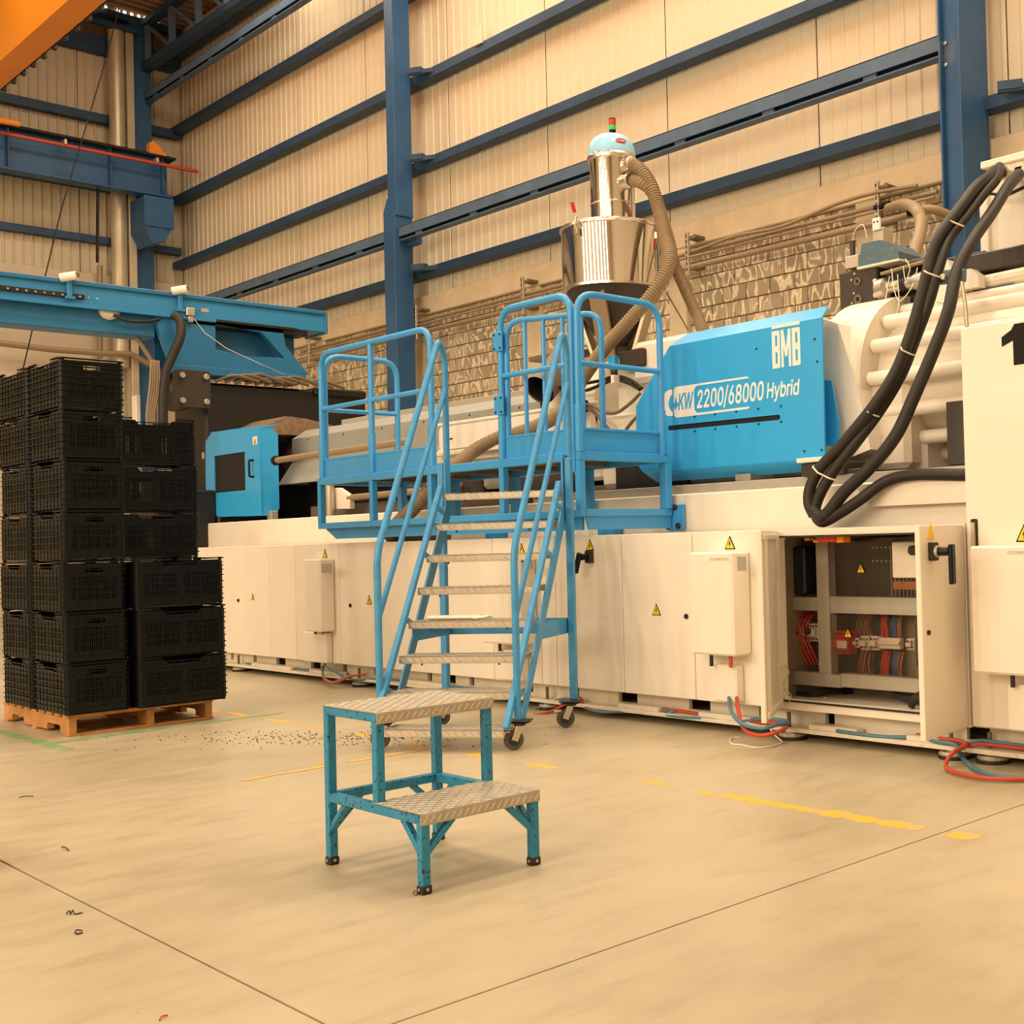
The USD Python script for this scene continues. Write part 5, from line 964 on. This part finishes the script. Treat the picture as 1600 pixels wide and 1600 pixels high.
# ---- access platform
PF, PB = 5.22, 6.06
PL, PR = -10.06, -6.46
ap_ = thing('access_platform', 'bright blue railed access platform fixed to the side of the machine bed', 'platform')
ZF = 1.80
def sq(p, q, w=.055): return beam(p, q, w, w, .004)
part(ap_, 'floor_frame', [bx(PL, PR, PF, PF + .05, ZF - .06, ZF, .004), bx(PL, PR, PB - .05, PB, ZF - .06, ZF, .004), bx(PL, PL + .05, PF + .051, PB - .051, ZF - .06, ZF, .004), bx(PR - .05, PR, PF + .051, PB - .051, ZF - .06, ZF, .004)], 'blue_paint')
part(ap_, 'floor_plate', bx(PL + .05, PR - .05, PF + .05, PB - .05, ZF - .012, ZF - .004, 0), 'plate')
for x in np.arange(PL + .5, PR - .2, .6): part(ap_, 'floor_joist', bx(x, x + .04, PF + .05, PB - .05, ZF - .05, ZF - .012, .003), 'duct_brown')
part(ap_, 'lower_frame', [bx(PL, PR, PF, PF + .05, 1.36, 1.41, .004), bx(PR - .05, PR, PF + .051, PB, 1.36, 1.41, .004), bx(PL, PL + .05, PF + .051, PB, 1.36, 1.41, .004)], 'blue_paint')
ch_ = Polygon([(PL + .02, 1.36), (PL + .20, 1.27), (PR - .06, 1.27), (PR - .06, 1.36)])
part(ap_, 'lower_channel', prism(ch_, 'y', PF + .06, PF + .075), 'blue_paint'); part(ap_, 'lower_channel', prism(Polygon([(PF + .052, 1.36), (PF + .08, 1.27), (PB, 1.27), (PB, 1.36)]), 'x', PR - .03, PR - .015), 'blue_paint')
for x in (PL + .025, -9.17, -8.30, -7.36, PR - .03):
    part(ap_, 'front_post', bx(x - .027, x + .027, PF, PF + .05, 1.41, ZF - .06, .004), 'blue_paint')
for x in (PL + .03, -9.17, -8.30, -7.36, PR - .03):
    part(ap_, 'rear_post', bx(x - .04, x + .04, PB - .06, PB - .005, 1.41, ZF - .06, .004), 'blue_paint')
for x in (-8.62, -7.15): part(ap_, 'mounting_bracket', [bx(x - .10, x + .10, PB - .05, PB + .035, 1.22, 1.36, .006)], 'blue_paint')
mbk = part(ap_, 'mounting_bracket', bx(PR - .08, PR + .10, PB + .01, PB + .035, 1.255, 1.44, .006), 'blue_paint'); part(mbk, 'bolt', [disc(.022, .02, (x, PB - .008, z), 'y', 8) for x, z in ((PR + .02, 1.42), (PR - .06, 1.285), (PR + .05, 1.285))], 'black_rubber')
ZTOP, ZMID, TR = 2.88, 2.40, .024
def rail_loop(a, b, ztop=ZTOP, r=.16, z0=ZF): return tube(fillet([(a[0], a[1], z0), (a[0], a[1], ztop), (b[0], b[1], ztop), (b[0], b[1], z0)], r, 6), TR, 12)
yr = PF + .025
part(ap_, 'guard_rail', rail_loop((PL + .06, yr), (-8.28, yr)), 'blue_paint', smooth=40); part(ap_, 'knee_rail', tube([(PL + .06, yr, ZMID), (-8.28, yr, ZMID)], .020, 10), 'blue_paint', smooth=40); part(ap_, 'mid_post', tube([(-9.17, yr, ZF), (-9.17, yr, ZTOP)], TR, 12), 'blue_paint', smooth=40)
part(ap_, 'guard_rail', rail_loop((PL + .025, yr + .05), (PL + .025, PB - .06)), 'blue_paint', smooth=40); part(ap_, 'knee_rail', tube([(PL + .025, yr + .05, ZMID), (PL + .025, PB - .06, ZMID)], .020, 10), 'blue_paint', smooth=40)
part(ap_, 'guard_rail', rail_loop((-7.36, yr), (PR - .09, yr)), 'blue_paint', smooth=40); part(ap_, 'knee_rail', tube([(-7.36, yr, ZMID), (PR - .09, yr, ZMID)], .020, 10), 'blue_paint', smooth=40)
part(ap_, 'guard_rail', rail_loop((PR - .025, yr + .0), (PR - .025, PB - .06)), 'blue_paint', smooth=40); part(ap_, 'knee_rail', tube([(PR - .025, yr, ZMID), (PR - .025, PB - .06, ZMID)], .020, 10), 'blue_paint', smooth=40)
for x, y in [(PL + .06, yr), (-9.17, yr), (-8.28, yr), (-7.36, yr), (PR - .09, yr), (PR - .025, yr), (PR - .025, PB - .06)]: part(ap_, 'post_sleeve', tube([(x, y, ZF), (x, y, ZF + .32)], .030, 12), 'blue_paint', smooth=40)
def toe(a, b, y): return [bx(a, b, y, y + .008, ZF, ZF + .155, .002), bx(a, b, y - .004, y + .022, ZF + .148, ZF + .165, .003)]
part(ap_, 'toe_board', toe(PL + .08, -9.21, PF + .03), 'blue_paint'); part(ap_, 'toe_board', toe(-9.14, -8.31, PF + .03), 'blue_paint'); part(ap_, 'toe_board', toe(-7.33, PR - .12, PF + .03), 'blue_paint')
part(ap_, 'toe_board', [bx(PR - .045, PR - .035, PF + .04, PB - .07, ZF, ZF + .155, .002), bx(PR - .05, PR - .02, PF + .04, PB - .07, ZF + .148, ZF + .165, .003)], 'blue_paint')
part(ap_, 'corner_plate', bx(PR - .10, PR - .045, PF - .008, PF - .001, ZF - .13, ZF - .0, .002), 'blue_paint')
# the self closing gate, standing open towards the machine
G0 = np.array([-7.33, yr + .03]); G1 = np.array((-6.627, 5.572, 2.8)[:2]); gd_ = (G1 - G0); 
gt_ = part(ap_, 'gate', tube(fillet([(*G0, ZF + .05), (*G0, 2.80), (*G1, 2.80), (*G1, ZF + .05), (*G0, ZF + .05)], .13, 6), .021, 10), 'blue_paint', 'gate of barred tube, standing open', smooth=40)
for t in (.2, .4, .6, .8):
    q = G0 + gd_ * t; part(gt_, 'gate_bar', tube([(*q, ZF + .05), (*q, 2.79)], .016, 8), 'blue_paint', smooth=40)
part(gt_, 'hinge_plate', [bx(-7.41, -7.30, yr - .035, yr - .025, z, z + .14, .004) for z in (2.58, 2.12)], 'blue_paint'); part(gt_, 'hinge_bolt', [disc(.008, .006, (x, yr - .041, z), 'y', 6) for z in (2.60, 2.70, 2.14, 2.24) for x in (-7.39, -7.32)], 'dark_iron')

# ---- mobile stairs
AZ = math.radians(31.0); P0 = (-5.855 - .857 * .777, 4.133 - .515 * .777)
stp = thing('rolling_stairs', 'pale blue mobile stairs with eight chequer plate treads on braked casters', 'stairs', None, (P0[0], P0[1], 0), AZ)
WT = .777
def lugs_front(w, z, h, y, pitch=.048):
    out = []
    n = int(w / pitch)
    for k in range(n):
        for j in range(3):
            x = (k + .5) * w / n - .010 + j * .009; out.append(beam((x + .012, y - .0012, z - h * .80), (x - .012, y - .0012, z - h * .22), .003, .003, 0))
    return cat(out)
def lugs_top(w, d, z, pitch=.045):
    out = []; nx, ny = int(w / pitch), max(1, int(d / pitch))
    for i in range(nx):
        for j in range(ny):
            x, y = (i + .5) * w / nx, (j + .5) * d / ny; s = 1 if (i + j) % 2 else -1
            out.append(beam((x - .012, y - .012 * s, z + .0008), (x + .012, y + .012 * s, z + .0008), .006, .003, 0))
    return cat(out)
for k in range(8):
    z, y = .13 + .2 * k, .127 * k
    t_ = part(stp, 'tread', [bx(0, WT, y, y + .20, z - .006, z, .002), bx(0, WT, y, y + .006, z - .045, z, .002), bx(0, WT, y + .194, y + .20, z - .04, z, .002)], 'plate')
    part(t_, 'tread_lugs', [xf(lugs_front(WT, z, .045, 0), t=(0, y, 0)), xf(lugs_top(WT, .20, z), t=(0, y, 0))], 'lug', kind='stuff')
    part(t_, 'tread_bolt', [disc(.006, .012, (x, y + .02, z - .057), 'z', 6) for x in (.14, WT - .14)], 'dark_iron')
def lr(x): return x
for s, x in ((-1, -.022), (1, WT + .022)):
    part(stp, 'front_stringer', beam((x, -.02, .14), (x, .90, 1.58), .035, .035, .004), 'blue_stair')
    part(stp, 'rear_stringer', prism([(.17, .14), (.245, .14), (1.03, 1.40), (1.03, 1.76), (.955, 1.76), (.955, 1.45)], 'x', x - .006, x + .006), 'blue_stair')
    part(stp, 'stringer_tie', [beam((x, y, z + .02), (x, y + .12, z - .03), .01, .035, .002) for y, z in ((.10, .34), (.355, .74), (.61, 1.14), (.80, 1.44))], 'blue_stair')
    xo = x + s * .022
    part(stp, 'handrail', tube(fillet([(xo, .10, .18), (xo, .10, 1.16), (xo, .955, 2.56), (xo, 1.04, 2.46), (xo, 1.04, 1.72)], .10, 6), .021, 12), 'blue_stair', smooth=40)
    part(stp, 'lower_handrail', tube([(xo, .11, .78), (xo, 1.04, 2.24)], .017, 10), 'blue_stair', smooth=40)
    xp = -.06 if s < 0 else WT + .055
    part(stp, 'rear_post', beam((xp, .99, .172), (xp, .99, 1.74), .045, .045, .004), 'blue_stair')
    part(stp, 'side_brace', bx(x - .004, x + .004, .47, .99, .60, .70, .002), 'blue_stair')
    for fy, name in ((.12, 'front'), (.99 if s < 0 else .93, 'rear')):
        cx_ = -.02 if s < 0 else WT + .045
        if fy > .5: cx_ = xp
        ra = math.radians(-75 if fy < .5 else -60) if s < 0 else math.radians(-55 if fy < .5 else -70)
        R_ = lambda m: xf(m, rz=ra, t=(cx_, fy, 0))
        c_ = part(stp, 'caster', [bx(cx_ - .062, cx_ + .062, fy - .055, fy + .055, .164, .172, .003), bx(cx_ - .055, cx_ + .055, fy - .05, fy + .05, .152, .158, .003), disc(.034, .014, (cx_, fy, .139), 'z', 14)], 'cab_unit')
        part(c_, 'fork', [R_(beam((dx, 0, .142), (dx, -.035, .056), .004, .040, .001)) for dx in (-.024, .024)], 'zinc')
        part(c_, 'wheel', R_(lathe([(0, -.017), (.036, -.017), (.056, -.012), (.0585, 0), (.056, .012), (.036, .017), (0, .017)], 24, (0, -.035, .0585), 'x')), 'tyre', smooth=35)
        part(c_, 'hub', R_(disc(.036, .038, (-.019, -.035, .0585), 'x', 16)), 'cab_unit')
        part(c_, 'brake_pedal', [R_(bx(-.024, .024, -.108, -.060, .104, .112, .003)), R_(bx(-.022, .022, -.112, -.085, .078, .085, .003))], 'zinc')
part(stp, 'rear_brace', bx(-.06, WT + .055, .995, 1.003, .60, .70, .002), 'blue_stair')
# the roll of paper on the fourth tread
y4, z4 = .127 * 3, .13 + .2 * 3
lw = lambda x, y, z: (P0[0] + math.cos(AZ) * x - math.sin(AZ) * y, P0[1] + math.sin(AZ) * x + math.cos(AZ) * y, z)
pr = thing('paper_roll', 'flattened roll of pale paper lying on the fifth stair tread from the top', 'paper')
v = np.array(tube([lw(.10, y4 + .09, 0), lw(.44, y4 + .09, 0)], .040, 16).vertices); m_ = tube([lw(.10, y4 + .09, 0), lw(.44, y4 + .09, 0)], .040, 16); vv = np.array(m_.vertices); vv[:, 2] = (vv[:, 2]) * .36 + z4 + .0165
part(pr, 'sheet', trimesh.Trimesh(vv, m_.faces, process=False), 'paper', smooth=40)
m_ = tube(spline([lw(.40, y4 + .07, 0), lw(.46, y4 + .07, .01), lw(.50, y4 + .06, .018), lw(.51, y4 + .05, .012)], 5), .022, 10); vv = np.array(m_.vertices); vv[:, 2] = vv[:, 2] * .5 + z4 + .012
part(pr, 'crumpled_end', trimesh.Trimesh(vv, m_.faces, process=False), 'white_ink', smooth=40)

# ---- step stool
SX0, SX1, SXM, SY0, SY1 = -4.405, -3.735, -4.055, 2.29, 2.785
ss = thing('step_stool', 'chipped blue two step stool with chequer plate treads, alone on the open floor', 'step stool')
W_ = .034; ZL, ZU = .278, .602
def stl(name, *a, **k): return part(ss, name, *a, **k)
def angle_leg(x, y, z0, z1, sx, sy):
    t = .006
    p = Polygon([(0, 0), (W_ * sx, 0), (W_ * sx, t * sy), (t * sx, t * sy), (t * sx, W_ * sy), (0, W_ * sy)])
    return prism(affinity.translate(p, x, y), 'z', z0, z1)
def post(x, y, z0, z1): return bx(x, x + W_, y, y + W_, z0, z1, .003)
for (x, y, zt_) in ((SX0, SY0, ZU - .0365), (SX0, SY1 - W_, ZU - .0365), (SX1 - W_, SY0, ZL - .0045), (SX1 - W_, SY1 - W_, ZL - .0045)):
    l_ = stl('leg', post(x, y, .028, zt_), 'blue_chipped'); f_ = part(l_, 'foot_cap', bx(x - .003, x + W_ + .003, y - .003, y + W_ + .003, 0, .030, .004), 'black_rubber')
    part(l_, 'foot_screw', [disc(.006, .004, (x + W_ / 2, y - .006, .017), 'y', 8), disc(.006, .004, (x + W_ + .002, y + W_ / 2, .017), 'x', 8)], 'zinc')
for y in (SY0, SY1 - W_): stl('upper_post', post(SXM, y, ZL - .0055, ZU - .0365), 'blue_chipped')
stl('lower_rail', bx(SX0 + W_, SX1 - W_, SY0, SY0 + W_, ZL - .04, ZL - .006, .003), 'blue_chipped'); stl('lower_rail', bx(SX0 + W_, SX1 - W_, SY1 - W_, SY1, ZL - .04, ZL - .006, .003), 'blue_chipped')
stl('lower_rail', bx(SX0, SX0 + W_, SY0 + W_, SY1 - W_, ZL - .04, ZL - .006, .003), 'blue_chipped'); stl('lower_rail', bx(SX1 - W_, SX1 - .001, SY0 + W_, SY1 - W_, ZL - .04, ZL - .006, .003), 'blue_chipped')
stl('upper_rail', bx(SX0, SXM + W_, SY0, SY0 + W_, ZU - .036, ZU - .004, .003), 'blue_chipped'); stl('upper_rail', bx(SX0, SXM + W_, SY1 - W_, SY1, ZU - .036, ZU - .004, .003), 'blue_chipped'); stl('upper_rail', bx(SX0, SX0 + W_, SY0 + W_, SY1 - W_, ZU - .036, ZU - .004, .003), 'blue_chipped')
for (x, y, dx, dy) in ((SX0 + W_ / 2, SY0 + W_ / 2, 1, 0), (SX0 + W_ / 2, SY0 + W_ / 2, 0, 1), (SX0 + W_ / 2, SY1 - W_ / 2, 1, 0), (SX0 + W_ / 2, SY1 - W_ / 2, 0, -1), (SX1 - W_ / 2, SY0 + W_ / 2, -1, 0), (SX1 - W_ / 2, SY0 + W_ / 2, 0, 1), (SX1 - W_ / 2, SY1 - W_ / 2, -1, 0), (SX1 - W_ / 2, SY1 - W_ / 2, 0, -1)):
    L_ = .105; stl('brace', beam((x + dx * .010, y + dy * .010, ZL - .035 - L_), (x + dx * (L_ + .02), y + dy * (L_ + .02), ZL - .030), .026, .022, .003), 'blue_chipped')
def tread_plate(name, x0, x1, z):
    t_ = stl(name, [bx(x0, x1 + .004, SY0 - .003, SY1 + .003, z - .004, z, .001), bx(x1 + .0005, x1 + .0045, SY0 - .003, SY1 + .003, z - .042, z - .004, .001)], 'plate')
    lg = xf(lugs_top(x1 - x0, SY1 - SY0, z, .026), t=(x0, SY0, 0)); out = [lg]
    n = 18
    for k in range(n):
        y = SY0 + (k + .5) * (SY1 - SY0) / n; out.append(beam((x1 + .0055, y - .009, z - .034), (x1 + .0055, y + .009, z - .012), .003, .0035, 0))
    part(t_, 'tread_lugs', out, 'lug', kind='stuff'); part(t_, 'rivet', [disc(.007, .003, (x1 + .0045, SY0 + f * (SY1 - SY0), z - .022), 'x', 10) for f in (.10, .5, .93)], 'galv')
tread_plate('lower_tread', SXM + W_ - .03, SX1, ZL); tread_plate('upper_tread', SX0 - .002, SXM + W_ + .005, ZU)

# ---- pallet
ZP = .145
pt = thing('wooden_pallet', 'worn orange brown wooden pallet under the black crates', 'pallet')
QX0, QX1, QY0, QY1 = -10.2, -8.86, 2.84, 3.77
def pz(m): return m
for k, (y0) in enumerate((QY0, QY0 + .49, QY1 - .045)):
    b = sbox(QX0, .016, QX1, .118)
    for xc in (QX0 + .30, QX1 - .30): b = b.difference(rrect(xc - .13, xc + .13, -.03, .062, .025))
    part(pt, 'stringer', prism(b, 'y', y0, y0 + .045), 'wood')
n = 9
for k in range(n):
    x = QX0 + k * (QX1 - QX0 - .10) / (n - 1); part(pt, 'deck_board', bx(x, x + .10, QY0 - .01, QY1 + .01, .118, .142, .004), 'wood')
for x in (QX0, (QX0 + QX1) / 2 - .05, QX1 - .10): part(pt, 'bottom_board', bx(x, x + .10, QY0 - .01, QY1 + .01, 0, .016, .003), 'wood')

# ---- crates: one is built, the others refer to it
CL, CW, CH = .60, .40, .3365
def ring(L, W, z0, z1, out, r=.035, inn=.012):
    o = rrect(-L / 2 - out, L / 2 + out, -W / 2 - out, W / 2 + out, r); return prism(o.difference(rrect(-L / 2 + inn, L / 2 - inn, -W / 2 + inn, W / 2 - inn, r - .01)), 'z', z0, z1)
def side(length, long):
    """One wall in its own frame: x along the wall, y outward, wall plane at y = 0."""
    h = length / 2 - .03; out = []
    b0 = lambda a, b, z0, z1, y0=-.010, y1=-.004: out.append(bx(a, b, y0, y1, z0, z1, 0))
    b0(-h, h, .012, .075)
    for k in range(int(2 * h / .062) + 1):
        x = -h + k * 2 * h / int(2 * h / .062); b0(x - .0025, x + .0025, .012, .30, -.008, -.001)
    zones = [(-h + .02, -.02), (.02, h - .02)] if long else [(-h + .03, h - .03)]
    if long: b0(-.02, .02, .075, .235)
    b0(-h, zones[0][0], .075, .235); b0(zones[-1][1], h, .075, .235)
    for a, b in zones:
        n = int((b - a) / .0125)
        for k in range(n):
            x = a + (k + .25) * (b - a) / n
            if k % 2 == 0 or True: out.append(bx(x, x + .0080, -.010, -.004, .075, .235, 0))
    if long:
        b0(-h, -.13, .235, .318); b0(.13, h, .235, .318); b0(-.13, .13, .235, .285)
        for s in (-1, 1): out.append(prism([(s * .13, .285), (s * .13, .318), (s * .10, .285)], 'y', -.010, -.002))
        out.append(bx(-.10, .10, -.012, .006, .279, .286, 0))
    else:
        b0(-h, -.055, .235, .318); b0(.055, h, .235, .318); b0(-.055, .055, .235, .258); b0(-.055, .055, .29, .318)
        out.append(prism(rrect(-.06, .06, .253, .295, .008).difference(rrect(-.053, .053, .259, .289, .006)), 'y', -.012, .004))
    return cat(out)
def turn(m, rz, t): return xf(m, rz=rz, t=t)
def crate_parts(p):
    for rz, L, t, lg in ((math.pi, CL, (0, -CW / 2, 0), True), (0, CL, (0, CW / 2, 0), True), (-math.pi / 2, CW, (CL / 2, 0, 0), False), (math.pi / 2, CW, (-CL / 2, 0, 0), False)):
        part(p, 'side_wall', turn(side(L, lg), rz, t), 'black_plastic')
    for sx in (-1, 1):
        for sy in (-1, 1):
            cx_, cy_ = sx * (CL / 2 - .035), sy * (CW / 2 - .035)
            q = Point(0, 0).buffer(.031, quad_segs=5).difference(Point(0, 0).buffer(.025, quad_segs=5)).intersection(sbox(0, 0, .05, .05)); q = affinity.scale(q, sx, sy, origin=(0, 0))
            part(p, 'corner_post', prism(affinity.translate(q, cx_, cy_), 'z', .0, CH), 'black_plastic')
    for z in (.040, .072, .118, .163, .208, .245, .275): part(p, 'rib', ring(CL, CW, z, z + .0055, .0075), 'black_plastic')
    o = ring(CL, CW, .318, .324, .007); part(p, 'rim', [ring(CL, CW, .300, .305, .006)], 'black_plastic')
    part(p, 'corner_rim', [prism(rrect(-CL / 2 - .007, CL / 2 + .007, -CW / 2 - .007, CW / 2 + .007, .035).difference(rrect(-CL / 2 + .012, CL / 2 - .012, -CW / 2 + .012, CW / 2 - .012, .025)).difference(sbox(-.15, -1, .15, 1)), 'z', .326, .334)], 'black_plastic')
    part(p, 'base', [bx(-CL / 2 + .02, CL / 2 - .02, -CW / 2 + .02, CW / 2 - .02, .0, .008, .002)], 'black_plastic')
ORD = ['bottom', 'second from the bottom', 'third from the bottom', 'fourth from the bottom', 'fifth from the bottom', 'sixth from the bottom', 'topmost']
first = None
STK = [((-9.10, 2.995), 0.0, 7, 'the tall stack at the front right', .012), ((-9.735, 2.985), 0.0, 7, 'the tall stack at the left edge', -.01), ((-8.945, 3.53), math.pi / 2, 3, 'the low stack of three', .0), ((-9.365, 3.53), math.pi / 2, 6, 'the stack behind the low one', .008)]
for (cx_, cy_), rz, n, where, jit in STK:
    for k in range(n):
        o_ = 'topmost' if k == n - 1 else ORD[k]
        lb = 'black plastic crate, %s of %s' % (o_, where)
        a = (cx_ + .006 * math.sin(2.1 * k + jit * 50), cy_ + .005 * math.cos(1.7 * k), .144 + CH * k); r2 = rz + .008 * math.sin(1.3 * k + jit * 90)
        if first is None:
            first = thing('plastic_crate', lb, 'crate', 'stacked black plastic crates on the pallet', a, r2); crate_parts(first)
        else: copy(first, 'plastic_crate', lb, 'crate', 'stacked black plastic crates on the pallet', a, r2)
